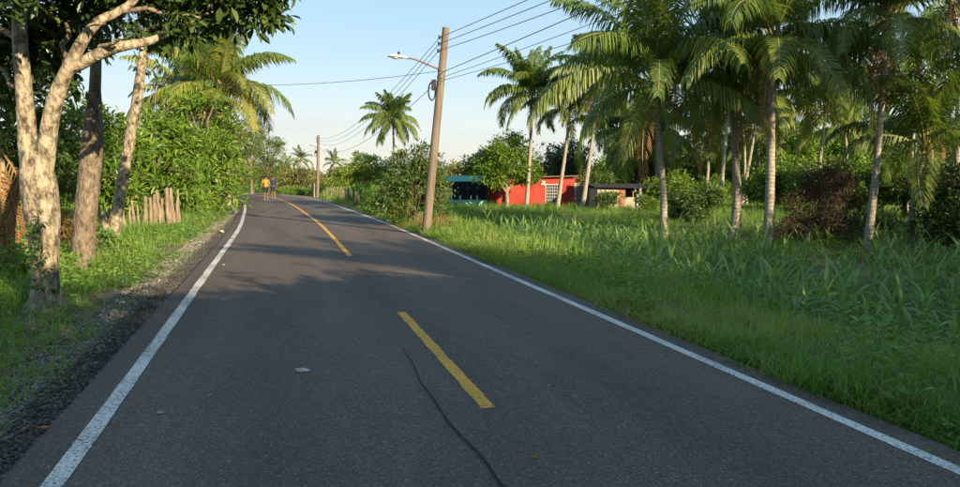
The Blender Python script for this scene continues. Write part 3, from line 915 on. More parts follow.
# --- the big forked tree on the left, laid out at about 10 m
Zt = 10.2
b0 = on_ground(46, 301)
root = thing('forked_tree', 'big tree with mottled pale trunk forking low, dark leaves overhead', 'tree', b0)
B = np.array(tuple(b0))
def L_at(px, py, dz=0.0):
    return np.array(tuple(at(px, py, Zt + dz))) - B
m_px = ppm(Zt)
tp = bez([(L_at(46, 312)), L_at(46, 292), L_at(45, 262), L_at(43, 222), L_at(38, 180), L_at(34, 150)], 6)
tk = tube_block(tp, lerp_r([27, 17.5, 14, 13.5, 15, 17.5, 18.5, 16, 11], len(tp)) * m_px * 0.92, 18, wob=0.05)
lp = bez([L_at(33, 190), L_at(29, 160), L_at(27, 130), L_at(24, 90), L_at(20, 40), L_at(18, -20), L_at(8, -110, 0.3)], 6)
tk += tube_block(lp, lerp_r([8, 10.5, 10.5, 9.5, 8.5, 8, 7, 5], len(lp)) * m_px * 0.86, 14, wob=0.05)
rp_ = bez([L_at(42, 190), L_at(46, 160), L_at(49, 128), L_at(58, 92), L_at(70, 66), L_at(82, 42), L_at(98, 22), L_at(118, 12, 0.2), L_at(137, -4, 0.3), L_at(165, -60, 0.6)], 6)
tk += tube_block(rp_, lerp_r([8, 10, 9.5, 8.5, 7.5, 6.5, 5.5, 5, 4.5, 3.5], len(rp_)) * m_px * 0.88, 14, wob=0.06)
tr_o = obj('trunk', tk, M['bark_pale'], root, True)
md = tr_o.modifiers.new('blend', 'REMESH'); md.mode = 'VOXEL'; md.voxel_size = 0.022; md.use_smooth_shade = True
md = tr_o.modifiers.new('soften', 'SMOOTH'); md.factor = 0.6; md.iterations = 8
bp = bez([L_at(68, 70), L_at(84, 62), L_at(104, 52), L_at(124, 46), L_at(150, 41, 0.3), L_at(178, 28, 0.8), L_at(215, 10, 1.2)], 6)
br = tube_block(bp, lerp_r([6.5, 6, 5.5, 5, 4, 2.5, 1.6], len(bp)) * m_px, 10, wob=0.08)
bp = bez([L_at(100, 47), L_at(112, 44, -0.2), L_at(120, 38, -0.3)], 4)
br += tube_block(bp, lerp_r([2.5, 1.2], len(bp)) * m_px, 7)
obj('branch', br, M['bark_pale'], root, True)
br = []
for a_, b_, r_ in (((118, 12, 0.2), (200, 18, 0.7), 3), ((118, 12, 0.2), (190, -30, 1.0), 3), ((137, -4, 0.3), (250, 8, 1.4), 2.6), ((137, -4, 0.3), (230, -40, 1.2), 2.6),
                   ((20, 40, 0), (-40, 20, 0.6), 4), ((18, -20, 0), (80, -70, 0.9), 4), ((24, 90, 0), (-30, 60, 1.1), 3), ((18, -20, 0), (70, 12, 1.8), 4), ((18, -20, 0), (40, -70, -1.5), 4), ((70, 66, 0), (74, 10, 1.9), 3)):
    pth = bend_path(L_at(*a_), L_at(*b_), 0.06, 0.15, 7)
    br += tube_block(pth, lerp_r([r_, r_ * 0.4], 7) * m_px, 7, cap=False)
obj('branch', br, M['bark'], root, True)
lob = [(L_at(215, 4, 1.2), (0.75, 0.9, 0.42)), (L_at(258, 8, 1.5), (0.55, 0.6, 0.42)), (L_at(262, -14, 1.4), (0.5, 0.6, 0.45)), (L_at(170, 22, 0.9), (0.55, 0.8, 0.35)),
       (L_at(190, -40, 1.1), (1.1, 1.3, 0.75)), (L_at(245, -45, 1.3), (0.9, 1.1, 0.6)), (L_at(120, -20, 1.2), (0.9, 1.1, 0.6)), (L_at(96, 12, 1.6), (0.55, 0.6, 0.45)), 
       (L_at(60, -50, 0.9), (1.1, 1.2, 0.8)), (L_at(48, 30, 2.2), (0.7, 0.6, 0.6)), (L_at(8, 25, 1.8), (0.8, 0.7, 0.7)), (L_at(-30, 40, 1.4), (0.7, 0.8, 0.8)), (L_at(-30, -40, 0.6), (1.2, 1.3, 0.9)), (L_at(60, 62, 2.4), (0.5, 0.5, 0.55)),
       (L_at(10, -110, 0.3), (1.5, 1.5, 1.0)), (L_at(130, -100, 0.7), (1.6, 1.6, 1.0)), (L_at(10, 75, 2.4), (0.6, 0.5, 0.5)), (L_at(30, -60, -1.3), (0.9, 0.9, 0.7))]
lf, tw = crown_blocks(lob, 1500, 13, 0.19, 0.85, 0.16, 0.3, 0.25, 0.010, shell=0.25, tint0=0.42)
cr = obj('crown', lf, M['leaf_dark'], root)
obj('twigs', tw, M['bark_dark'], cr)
# climber on its trunk
n = 130
t = rng.random(n)
yy = 215 + 75 * t; xx = 38 + 7 * rng.normal(size=n) * (0.6 + 0.5 * t) - 4 * np.sin(t * 5)
L = np.array([tuple(at(a_, b_, Zt - 0.27 - 0.07 * rng.random())) for a_, b_ in zip(xx, yy)])
D = -FWD * 0.5 + rdir(n) * 0.9 + np.array([0, 0, -0.3])
vine = thing('climbing_vine', 'leafy green vine climbing the lower mottled trunk', 'vine', b0)
c = bez([at(46, 300, Zt - 0.27), at(40, 270, Zt - 0.25), at(43, 245, Zt - 0.26), at(38, 215, Zt - 0.26)], 5) - B
obj('stem', tube_block(c, 0.008, 5), M['bark'], vine)
obj('foliage', [leaves(L - B, D, rng.uniform(0.06, 0.12, n), 0.3 + rng.normal(0, 0.2, n), None, 1.2)], M['leaf_mid'], vine)

# --- second trunk behind it
Zs = 14.2
b1 = foot(83, Zs)
root = thing('straight_tree', 'tree with straight grey-brown trunk and a broken stub between forked tree and leaning trunk', 'tree', b1)
B1 = np.array(tuple(b1))
def S_at(px, py, dz=0.0):
    return np.array(tuple(at(px, py, Zs + dz))) - B1
mp1 = ppm(Zs)
tp = bez([S_at(81, 275), S_at(83, 255), S_at(86, 210), S_at(91, 160), S_at(93, 130), S_at(95, 90), S_at(97, 40), S_at(101, -20), S_at(108, -90)], 5)
tk = tube_block(tp, lerp_r([13, 11, 10.5, 10.5, 9.5, 5.5, 4.8, 4.3, 3.2], len(tp)) * mp1, 14, wob=0.07)
obj('trunk', tk, M['bark'], root, True)
c = bez([S_at(93, 160), S_at(99, 152), S_at(103, 146)], 3)
obj('broken_stub', tube_block(c, lerp_r([5, 4.5, 3.8], len(c)) * mp1, 8, wob=0.2), M['bark'], root, True)
lob = [(S_at(110, -90), (1.8, 1.8, 1.1)), (S_at(60, -40, 1), (1.3, 1.3, 0.9)), (S_at(150, -50, 0.5), (1.3, 1.3, 0.9)), (S_at(70, 30, 1.5), (0.8, 0.9, 0.6)), (S_at(40, 60, 1.2), (0.7, 0.7, 0.6)), (S_at(120, 22, 1.8), (0.7, 0.7, 0.45))]
br = []
for c_, r_ in lob:
    br += tube_block(bend_path(S_at(98, 20), c_, 0.1, 0.15, 6), lerp_r([4, 1.5], 6) * mp1, 6, cap=False)
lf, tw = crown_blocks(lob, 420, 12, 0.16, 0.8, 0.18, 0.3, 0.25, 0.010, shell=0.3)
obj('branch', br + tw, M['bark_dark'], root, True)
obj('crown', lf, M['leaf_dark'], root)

# --- slim leaning trunk
Zl = 19.5
b2 = foot(113, Zl)
root = thing('leaning_tree', 'slim pale bare trunk leaning toward the road beside the wooden stakes', 'tree', b2)
B2 = np.array(tuple(b2))
def N_at(px, py, dz=0.0):
    return np.array(tuple(at(px, py, Zl + dz))) - B2
mp2 = ppm(Zl)
tp = bez([N_at(112, 245), N_at(114, 230), N_at(120, 195), N_at(128, 150), N_at(136, 105), N_at(142, 62), N_at(146, 30)], 5)
obj('trunk', tube_block(tp, lerp_r([7, 6.2, 5.6, 5.2, 4.8, 4.2, 3], len(tp)) * mp2, 12, wob=0.07), M['bark_pale'], root, True)
lob = [(N_at(150, 22), (0.9, 0.9, 0.6)), (N_at(128, 45, 0.5), (0.45, 0.5, 0.35)), (N_at(172, 48, 0.5), (0.6, 0.6, 0.35)), (N_at(165, -10), (1.4, 1.4, 0.9)), (N_at(148, 60, 0.2), (0.3, 0.3, 0.25))]
br = []
for c_, r_ in lob:
    br += tube_block(bend_path(N_at(144, 48), c_, 0.1, 0.15, 6), lerp_r([2.6, 1.0], 6) * mp2, 6, cap=False)
lf, tw = crown_blocks(lob, 190, 11, 0.17, 0.8, 0.18, 0.3, 0.25, 0.010, shell=0.3)
obj('branch', br + tw, M['bark'], root, True)
obj('crown', lf, M['leaf_dark'], root)
# broken pale stump at its foot
b3 = foot(107, 19.0)
q = np.array(tuple(b3))
c = bez([at(110, 243, 19.0) , at(106, 226, 19.0), at(102, 210, 19.0)], 4) - q
tag(obj('broken_stump', tube_block(c, lerp_r([4.2, 3.5, 2.0], len(c)) * ppm(19), 9, wob=0.3), M['bark_pale'], None, True, loc=b3), 'short broken pale stump at the foot of the leaning trunk', 'stump')

# --- stake fence on the left
fence = thing('stake_fence', 'row of rough uneven wooden stakes in front of bright leafy bushes', 'fence', foot(150, 26))
FB = np.array(tuple(fence.location))
stakes = [(78, 252, 205, 23, 3), (124, 229, 202, 24.2, 4.5), (134, 228, 200, 24.8, 4), (144, 227, 196, 25.3, 5.2), (153, 225, 193, 25.8, 3.6), (160, 223, 190, 26.3, 4.6), (167, 222, 187, 26.8, 5), (173, 221, 189, 27.4, 4), (178.5, 219, 190, 27.9, 3.6)]
tops = []
for k, (px, yb, yt, z_, w_) in enumerate(stakes):
    zz = 24.0 + 0.42 * k if k else 22.5
    g = foot(px, zz)
    top = at(px + random.uniform(-4.0, 2.0), yt + random.uniform(-2, 3), zz)
    pth = bend_path(Vector((g.x, g.y, g.z - 0.2)), top, 0, 0.05, 5)
    obj('stake', tube_block(pth - FB, lerp_r([w_ * 0.46, w_ * 0.42, w_ * 0.30], 5) * ppm(zz), 7, wob=0.45), M['wood_stake'], fence)
    if k: tops.append((np.array(tuple(g)), np.array(tuple(top))))
    if k and k < 8:
        zz += 0.2; px2 = px + (stakes[k + 1][0] - px) * random.uniform(0.4, 0.6)
        g2 = foot(px2, zz); t2 = at(px2 + random.uniform(-3, 2), yt + random.uniform(0, 9), zz)
        obj('stake', tube_block(bend_path(Vector((g2.x, g2.y, g2.z - 0.2)), t2, 0, 0.07, 5) - FB, lerp_r([w_ * 0.36, w_ * 0.32, w_ * 0.22], 5) * ppm(zz), 7, wob=0.45), M['wood_stake'], fence)
for hgt in (0.55, 0.85):
    c = np.array([a_ + (b_ - a_) * hgt + np.array([0.0, -0.07, 0]) for a_, b_ in tops])
    obj('barbed_wire', tube_block(c - FB, 0.006, 4), M['wire'], fence)

# --- bushes and small trees on the left, behind the stakes
tree('leafy_tree', 'dense bright green leafy tree towering behind the stake fence', foot(158, 31), 2.2, 0.16,
     [((0, 0, 2.4), (1.6, 1.6, 1.5)), ((-1.6, 0.3, 2.0), (1.3, 1.3, 1.2)), ((1.1, -0.4, 1.6), (1.3, 1.3, 1.1)), ((0.3, 0, 3.8), (1.3, 1.3, 1.0)), ((-1.3, 0.4, 3.6), (1.1, 1.1, 0.9)), ((1.3, 0.2, 3.3), (1.1, 1.1, 0.9)), ((0.2, -0.6, 1.2), (1.4, 1.0, 0.9)), ((-1.2, -0.2, 0.9), (1.1, 1.0, 0.7))],
     'leaf_bright', 'bark', 800, 12, 0.32, 0.6, 0.22, gap=0.6, shell=0.15, rough=20)
tree('leafy_tree', 'tall bright green leafy tree between the stakes and the yellowing palm', foot(204, 38), 2.6, 0.18,
     [((0, 0, 3.0), (1.9, 1.9, 1.8)), ((-1.6, 0.3, 4.0), (1.4, 1.4, 1.2)), ((1.0, 0, 3.6), (1.2, 1.4, 1.3)), ((0.2, 0, 5.4), (1.4, 1.4, 1.1)), ((-1.5, 0, 2.2), (1.5, 1.5, 1.4)), ((0.7, -0.5, 1.7), (1.4, 1.4, 1.3)), ((1.2, -0.3, 0.9), (1.2, 1.2, 0.8)), ((-1.6, 0, 5.4), (1.1, 1.1, 0.9))],
     'leaf_bright', 'bark', 800, 12, 0.36, 0.6, 0.25, gap=0.6, shell=0.15, rough=16)
tree('leafy_tree', 'green leafy tree filling the gap behind the straight and leaning trunks', foot(92, 27), 2.0, 0.15,
     [((0, 0, 2.2), (1.6, 1.5, 1.4)), ((-1.3, 0.3, 3.1), (1.2, 1.2, 1.0)), ((1.2, 0.3, 3.0), (1.2, 1.2, 1.0)), ((0, 0, 4.2), (1.2, 1.2, 0.9)), ((1.3, 0, 1.6), (1.0, 1.0, 0.9)), ((-1.3, 0, 1.6), (1.0, 1.0, 0.9))],
     'leaf_bright', 'bark', 650, 12, 0.27, 0.62, 0.20, gap=0.5, shell=0.3)
tree('leafy_tree', 'dark leafy tree standing behind the big forked trunk', foot(14, 21), 2.2, 0.15,
     [((0, 0, 2.6), (1.5, 1.5, 1.3)), ((-1.3, 0.3, 3.6), (1.2, 1.2, 1.1)), ((1.2, 0.3, 3.5), (1.1, 1.1, 0.9)), ((0, 0, 4.6), (1.3, 1.3, 0.9)), ((-1.2, 0, 1.7), (1.0, 1.0, 0.9)), ((1.2, 0, 1.9), (0.9, 0.9, 0.7))],
     'leaf_mid', 'bark', 700, 12, 0.22, 0.8, 0.22, gap=0.35, shell=0.4)
tree('roadside_bush', 'low yellow-green bush where the left verge meets the bend', foot(193, 36), 0.5, 0.05, lobes_bush(1.4, 1.1, 5), 'leaf_bright', 'bark', 330, 9, 0.14, 0.7, 0.16, cat='bush')
tree('roadside_bush', 'low sunlit bush at the road edge under the yellowing palm', foot(210, 48), 0.5, 0.05, lobes_bush(1.6, 1.2, 5), 'leaf_bright', 'bark', 330, 9, 0.16, 0.7, 0.18, cat='bush')
tree('rusty_bush', 'bush of rust-yellow leaves seen between the two big trunks', foot(66, 19), 0.5, 0.05, lobes_bush(1.5, 0.85, 5), 'leaf_rust', 'bark', 200, 9, 0.14, 0.55, 0.15, cat='bush', gap=0.3)
tree('rusty_bush', 'bush of yellowing leaves beside the dry hanging fronds', foot(10, 17.5), 0.5, 0.05, lobes_bush(1.4, 0.9, 5), 'leaf_rust', 'bark', 130, 9, 0.13, 0.55, 0.15, cat='bush', gap=0.4)
tree('verge_bush', 'small green bush between the straight trunk and the stump', foot(98, 16.5), 0.3, 0.03, lobes_bush(0.75, 0.6, 4), 'weed', 'bark', 130, 9, 0.11, 0.8, 0.12, cat='bush')
tree('verge_bush', 'dark green herb clump right behind the forked trunk', foot(25, 13), 0.3, 0.03, lobes_bush(0.8, 0.7, 4), 'weed', 'bark', 130, 9, 0.11, 0.8, 0.12, cat='bush')

# ------------------------------------------------------------------ palms
def frond_mesh(seed, L_, elev, bend, mat='palm', leaflet=1.0, pairs=64, tint0=0.42, hang=0.55, w=0.034):
    r = np.random.default_rng(seed)
    n = 15
    P = [np.zeros(3)]; sway = r.normal(0, 0.10)
    ang = []
    for k in range(n):
        t = k / (n - 1)
        e = elev - bend * t ** 1.35
        ang.append(e)
        P.append(P[-1] + L_ / n * np.array([math.cos(e), sway * t, math.sin(e)]))
    P = np.array(P)
    bl = [(V, Fq, np.full(len(V), 0.9), 1) for V, Fq, _, mi in tube_block(P, lerp_r([0.038, 0.026, 0.016, 0.006], len(P)), 5)]
    tt = np.linspace(0.13, 0.995, pairs)
    cum = np.linspace(0, 1, len(P))
    Vs, Fs, ts, o = [], [], [], 0
    T = np.gradient(P, axis=0); T /= np.linalg.norm(T, axis=1)[:, None]
    for t in tt:
        c = np.array([np.interp(t, cum, P[:, q]) for q in range(3)])
        d = np.array([np.interp(t, cum, T[:, q]) for q in range(3)]); d /= np.linalg.norm(d)
        side = np.cross(d, [0, 0, 1.0]); side /= np.linalg.norm(side) + 1e-9
        up = np.cross(side, d)
        ll = leaflet * (0.45 + 0.55 * math.sin(math.pi * min(1, (t * 0.86 + 0.14)) ** 0.9)) * (1.0 if t < 0.85 else 0.75)
        for sg in (-1, 1):
            if r.random() < 0.04: continue
            fw = 0.42 + 0.55 * t + r.normal(0, 0.10)
            dir1 = d * fw + side * sg * 0.95 + up * (0.18 - 0.15 * t) + r.normal(0, 0.07, 3); dir1 /= np.linalg.norm(dir1)
            l2 = ll * r.uniform(0.85, 1.12)
            m1 = c + dir1 * l2 * 0.36
            dir2 = dir1 * (1 - hang) + np.array([0, 0, -1.0]) * hang * r.uniform(0.5, 1.6); dir2 /= np.linalg.norm(dir2)
            m2 = m1 + dir2 * l2 * 0.36
            dir3 = dir2 * 0.6 + np.array([0, 0, -0.7]) * hang * 1.5; dir3 /= np.linalg.norm(dir3)
            tip = m2 + dir3 * l2 * 0.28
            V = np.array([c + d * w * 0.5, c - d * w * 0.5, m1 + d * w * 0.75, m1 - d * w * 0.75, m2 + d * w * 0.55, m2 - d * w * 0.55, tip])
            Vs.append(V); Fs.append(np.array([(0, 1, 3), (0, 3, 2), (2, 3, 5), (2, 5, 4), (4, 5, 6)]) + o); o += 7
            ts.append(np.full(7, tint0 + r.normal(0, 0.10)))
    bl.append((np.vstack(Vs), np.vstack(Fs), np.concatenate(ts), 0))
    return mesh_from('frond', bl, [M[mat], M['rachis'] if mat == 'palm' else M['palm_dry']])
CLASSES = [(86, 26), (76, 48), (62, 74), (45, 92), (26, 98), (4, 84), (-24, 56)]
FR = {}
for ci, (e, b) in enumerate(CLASSES):
    for v in range(6):
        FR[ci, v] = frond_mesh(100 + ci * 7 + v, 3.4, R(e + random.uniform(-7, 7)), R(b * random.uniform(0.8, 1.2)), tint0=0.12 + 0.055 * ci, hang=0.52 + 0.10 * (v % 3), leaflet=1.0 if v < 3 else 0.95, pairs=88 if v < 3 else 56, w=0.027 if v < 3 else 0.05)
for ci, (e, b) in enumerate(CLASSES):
    FR['y', ci] = frond_mesh(400 + ci, 3.4, R(e), R(b), tint0=0.37 + 0.055 * ci, hang=0.55, leaflet=0.95, pairs=62, w=0.042)  # frond copies with sunlit yellow put into their tint
for v in range(2):
    FR['dry', v] = frond_mesh(300 + v, 2.9, R(-38), R(50), 'palm_dry', 0.6, 30, 0.5, 0.7)
SPHERE_V, SPHERE_F = None, None
def ball_block(c, r, seg=8, rings=6, mi=0):
    V = [(0, 0, 1.0)]
    for i_ in range(1, rings):
        for k in range(seg):
            a, b = math.pi * i_ / rings, 2 * math.pi * k / seg
            V.append((math.sin(a) * math.cos(b), math.sin(a) * math.sin(b), math.cos(a)))
    V.append((0, 0, -1.0))
    V = np.array(V) * np.array(r) + np.array(tuple(c))
    Fs = []
    for k in range(seg):
        k2 = (k + 1) % seg
        Fs.append((0, 1 + k, 1 + k2, 1 + k2) )
    quads, tris = [], []
    for k in range(seg):
        k2 = (k + 1) % seg
        tris.append((0, 1 + k, 1 + k2)); e = 1 + (rings - 2) * seg
        tris.append((len(V) - 1, e + k2, e + k))
        for i_ in range(rings - 2):
            a = 1 + i_ * seg
            quads.append((a + k, a + seg + k, a + seg + k2, a + k2))
    return merge_qt(V, np.array(quads), np.array(tris), mi)
COCO = mesh_from('coconut', ball_block((0, 0, 0), (0.11, 0.11, 0.14)), M['coconut'], True)
def palm(label, base, path_pts, r0, r1, n_fronds, scale, group=None, classes=(0, 6), coco=0, dry=0, swell=1.6, seed=0, spin=None, name='coconut_palm', yellow=False):
    rr = random.Random(seed)
    root = thing(name, label, 'palm tree', base, 0, group)
    B_ = np.array(tuple(base))
    P = bez(path_pts, 8) - B_
    n = len(P)
    t = np.linspace(0, 1, n)
    rad = r1 + (r0 - r1) * (1 - t) + r0 * (swell - 1) * np.exp(-t * n * 0.35)
    rad = rad * (1 + 0.05 * np.sin(np.arange(n) * 2.4))
    obj('trunk', tube_block(P, rad, 12, wob=0.05), M['palm_bark'], root, True)
    top = P[-1]
    obj('crown_shaft', tube_block([top - [0, 0, 0.35], top, top + [0, 0, 0.45]], np.array([r1 * 1.2, r1 * 1.9, r1 * 0.9]), 9, wob=0.2), M['fibre'], root, True)
    lo, hi = classes
    a = rr.uniform(0, 6.28) if spin is None else spin
    for k in range(n_fronds):
        f = k / max(1, n_fronds - 1)
        ci = min(hi, max(lo, int(round(lo + (hi - lo) * f ** 1.05 + rr.uniform(-0.5, 0.5)))))
        a += 2.39996 + rr.uniform(-0.25, 0.25)
        sc_ = scale * rr.uniform(0.84, 1.12) * (0.86 if ci in (0, 6) else 1)
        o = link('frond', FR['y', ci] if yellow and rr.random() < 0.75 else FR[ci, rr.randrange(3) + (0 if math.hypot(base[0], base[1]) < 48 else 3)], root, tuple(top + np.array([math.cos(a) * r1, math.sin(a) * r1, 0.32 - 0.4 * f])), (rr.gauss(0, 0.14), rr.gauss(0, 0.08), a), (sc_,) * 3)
    for k in range(dry):
        a = rr.uniform(0, 6.28)
        link('dry_frond', FR['dry', k % 2], root, tuple(top + np.array([math.cos(a) * r1, math.sin(a) * r1, -0.2])), (rr.gauss(0, 0.1), rr.uniform(0.0, 0.5), a), (scale * rr.uniform(0.7, 0.95),) * 3)
    for k in range(coco):
        a = rr.uniform(0, 6.28)
        link('coconut', COCO, root, tuple(top + np.array([math.cos(a) * (r1 + 0.14), math.sin(a) * (r1 + 0.14), -0.15 - rr.uniform(0, 0.35)])))
    return root
def palm_px(label, pts_px, depth, w_px, n_fronds, rad_px, **kw):
    """trunk through photo pixels at one distance; base dropped to the ground"""
    b = foot(pts_px[0][0], depth)
    P = [Vector((b.x, b.y, b.z - 0.15))] + [at(px, py, depth) for px, py in pts_px[1:]]
    return palm(label, b, P, w_px * 0.5 * ppm(depth), w_px * 0.32 * ppm(depth), n_fronds, rad_px * ppm(depth) / 2.75, **kw)
# right-hand grove
palm_px('shaded palm with slender trunk and huge drooping dark crown before the beige hut', [(665, 240), (663, 190), (658, 130), (655, 86)], 28.0, 7.2, 27, 106, seed=3, dry=2, coco=3)
palm_px('palm with flared trunk foot and yellow-lit hanging fronds between two palms', [(734, 238), (737, 200), (735, 150), (731, 74)], 28.5, 9, 22, 90, seed=5, swell=2.1, dry=2, coco=4)
palm_px('tall palm with straight pale grey trunk left of the dry brown thicket', [(769, 247), (770, 200), (771, 120), (774, 44)], 25.5, 10.5, 26, 110, seed=8, coco=7, dry=2, swell=1.35)
palm_px('thin-trunked tall palm right of the dry brown thicket with brown hanging sheaths', [(869, 250), (874, 190), (881, 110), (886, 22)], 25.0, 8, 23, 96, seed=11, coco=8, dry=5, swell=1.3)
palm_px('short young palm with spreading dark fronds beside the dark thicket', [(911, 228), (915, 190), (926, 150)], 25.5, 6.5, 17, 88, seed=14, swell=1.2, classes=(0, 5))
palm_px('background palm with pale trunk between flared palm and beige hut', [(720, 212), (723, 170), (728, 110), (730, 60)], 58, 4, 20, 52, seed=17, dry=1)
palm_px('background palm with slanting twin-like trunk behind the flared palm', [(741, 212), (746, 180), (753, 140), (760, 95)], 60, 3.6, 24, 54, seed=21)
palm_px('second slanting background palm crossing beside its twin', [(746, 213), (745, 180), (744, 140), (740, 110)], 62, 3.4, 22, 52, seed=23)
palm_px('background palm seen between the two tallest grove palms', [(816, 215), (820, 160), (826, 110)], 60, 4, 20, 54, seed=29)
palm_px('background palm with pale trunk behind the short young palm', [(905, 215), (909, 180), (914, 120), (917, 70)], 47, 5, 20, 66, seed=31)
palm_px('tall palm leaning in behind the dark thicket at the grove end', [(955, 225), (957, 150), (960, 60), (950, -5)], 30, 8, 17, 84, seed=37, dry=2)
palm_px('small dark palm with drooping skirt of fronds behind the beige hut', [(640, 208), (640, 180), (640, 140)], 70, 3, 28, 48, seed=41)
BACK = ['a short crown low over the hut roof', 'a ragged crown right of the hut', 'a full crown between the slender and flared palms', 'a drooping crown behind the flared palm', 'a wide crown behind the straight pale trunk',
        'a low crown behind the dry thicket', 'a spiky crown left of the thin tall palm', 'a round crown right of the thin tall palm', 'a low crown above the dark thicket', 'a tall crown far behind the dark thicket']
for k, (px, py, z_) in enumerate([(618, 132, 72), (655, 140, 66), (690, 132, 74), (706, 142, 64), (757, 135, 70), (795, 138, 64), (845, 130, 68), (880, 138, 62), (930, 128, 66), (965, 118, 60)]):
    if k in (2, 5, 7, 9): continue
    palm_px('distant grove palm with ' + BACK[k], [(px - 3, 205), (px + 2, 170), (px, py)], z_, 3.6, 14, 42 + 5 * (k % 3), seed=500 + k, dry=k % 3, group='palms at the back of the grove')
# palms by the red house
palm_px('sunlit slender palm in front of the red wall left of the white grille', [(526, 214), (529, 170), (531, 130), (531, 95)], 56, 4.2, 30, 44, seed=43, dry=2, swell=1.3)
palm_px('sunlit leaning palm rising in front of the white grille', [(557, 214), (562, 175), (567, 140), (570, 108)], 56, 4.2, 26, 38, seed=47, swell=1.3)
palm_px('sunlit leaning palm at the grey block wall beside the red house', [(582, 214), (588, 170), (594, 130), (602, 84)], 53, 4.6, 30, 48, seed=53, swell=1.3, dry=1)
palm_px('lone palm with round dark crown standing far behind the roadside bushes', [(395, 195), (395, 170), (394, 150), (393, 122)], 85, 3.0, 34, 28, seed=59)
palm_px('yellowing palm rising out of the bright left-hand trees', [(228, 200), (226, 160), (224, 120), (219, 92)], 44, 5, 32, 63, seed=61, dry=3, classes=(0, 6), yellow=True)
palm_px('second yellowing palm deeper in the left-hand trees', [(196, 200), (192, 160), (190, 105)], 50, 5, 28, 56, seed=67, dry=2, yellow=True)
for k, (px, py, z_) in enumerate([(300, 160, 150), (284, 168, 165), (333, 163, 170)]):
    palm_px(['tiny distant palm above the tree line left of the far pole', 'tiny distant palm lowest in the far tree line', 'tiny distant palm above the tree line right of the far pole'][k], [(px, 190), (px + 1, py)], z_, 2.2, 13, 12, seed=71 + k)

# ------------------------------------------------------------------ bushes and trees on the right and far away
tree('roadside_bush', 'dense grey-green bush right behind the wooden street-lamp pole', foot(414, 25.5), 0.5, 0.06,
     [((0, 0, 1.5), (0.85, 0.9, 1.0)), ((-0.6, 0.2, 1.2), (0.65, 0.7, 0.8)), ((0.6, 0.2, 1.7), (0.65, 0.7, 0.85)), ((0.25, 0, 2.5), (0.5, 0.5, 0.5)), ((-0.4, 0, 2.2), (0.5, 0.5, 0.5)), ((0.85, 0.3, 0.9), (0.6, 0.6, 0.7)), ((-0.7, 0, 0.6), (0.6, 0.6, 0.5))],
     'leaf_mid', 'bark_dark', 800, 10, 0.14, 0.7, 0.13, cat='bush', gap=0.25)
tree('roadside_bush', 'low grassy green bush between the two lamp poles', foot(388, 32), 0.4, 0.04, [((0, 0, 0.7), (0.8, 0.8, 0.7)), ((-0.4, 1.0, 0.7), (0.7, 0.8, 0.7)), ((0.6, -0.6, 0.8), (0.7, 0.7, 0.7))],
     'weed', 'bark_dark', 480, 10, 0.13, 0.5, 0.15, cat='bush')
tree('roadside_bush', 'green bush against the far picket fence', foot(370, 43), 0.4, 0.04, [((0, 0, 0.8), (0.9, 0.9, 0.8)), ((-0.3, 1.0, 0.7), (0.8, 0.8, 0.7)), ((0.9, -0.6, 0.9), (0.9, 0.9, 0.8))],
     'weed', 'bark_dark', 380, 10, 0.16, 0.5, 0.17, cat='bush')
tree('almond_tree', 'broad flat-topped tree with yellow-green tiers below the lone palm', foot(362, 72), 2.0, 0.14,
     [((0, 0, 3.2), (2.2, 2.2, 0.7)), ((-1.5, 0, 2.6), (1.5, 1.5, 0.7)), ((1.6, 0, 2.5), (1.5, 1.5, 0.7)), ((0.5, 0, 4.2), (1.6, 1.6, 0.55)), ((2.2, 0, 3.5), (1.3, 1.3, 0.5)), ((0, -0.5, 1.8), (1.9, 1.5, 0.7)), ((-2.4, 0, 1.7), (1.3, 1.3, 0.7))],
     'leaf_bright', 'bark', 900, 9, 0.26, 0.8, 0.25, gap=0.3, tint0=0.7)
tree('house_tree', 'round sunlit tree with stout pale trunk in front of the red house', foot(507, 57), 1.9, 0.16,
     [((0, 0, 3.7), (2.0, 2.0, 1.5)), ((-1.4, 0, 3.2), (1.4, 1.4, 1.2)), ((1.4, 0, 3.2), (1.4, 1.4, 1.2)), ((0.2, 0, 5.0), (1.4, 1.4, 1.0)), ((-1.2, -0.3, 2.4), (1.0, 1.0, 0.7)), ((1.6, -0.3, 2.5), (1.0, 1.0, 0.7))],
     'leaf_bright', 'bark_pale', 1100, 9, 0.25, 0.8, 0.24, gap=0.25)
tree('shade_tree', 'dark round tree behind the red house roof', foot(566, 78), 2.2, 0.2, lobes_round(4.2, 3.6, 7), 'leaf_dark', 'bark_dark', 800, 9, 0.30, 0.85, 0.3, gap=0.2)
tree('shade_tree', 'dark tree peeping over the teal shed roof', foot(483, 82), 2.2, 0.2, lobes_round(3.6, 3.0, 6), 'leaf_dark', 'bark_dark', 600, 9, 0.30, 0.85, 0.3, gap=0.2)
tree('shade_tree', 'dusty green tree beside the grey block wall', foot(601, 60), 1.2, 0.1, lobes_round(2.1, 1.5, 6), 'leaf_mid', 'bark_dark', 420, 9, 0.22, 0.7, 0.22, gap=0.25)
tree('hut_bush', 'dusty green bush half hiding the beige hut wall', foot(607, 51), 0.6, 0.05, lobes_bush(1.5, 1.0, 5), 'leaf_mid', 'bark_dark', 260, 9, 0.18, 0.7, 0.18, cat='bush', gap=0.35)
tree('hut_bush', 'green bush in front of the pale sheet of the hut', foot(648, 50), 0.6, 0.05, lobes_bush(1.3, 0.9, 5), 'leaf_bright', 'bark_dark', 220, 9, 0.18, 0.7, 0.18, cat='bush', gap=0.35)
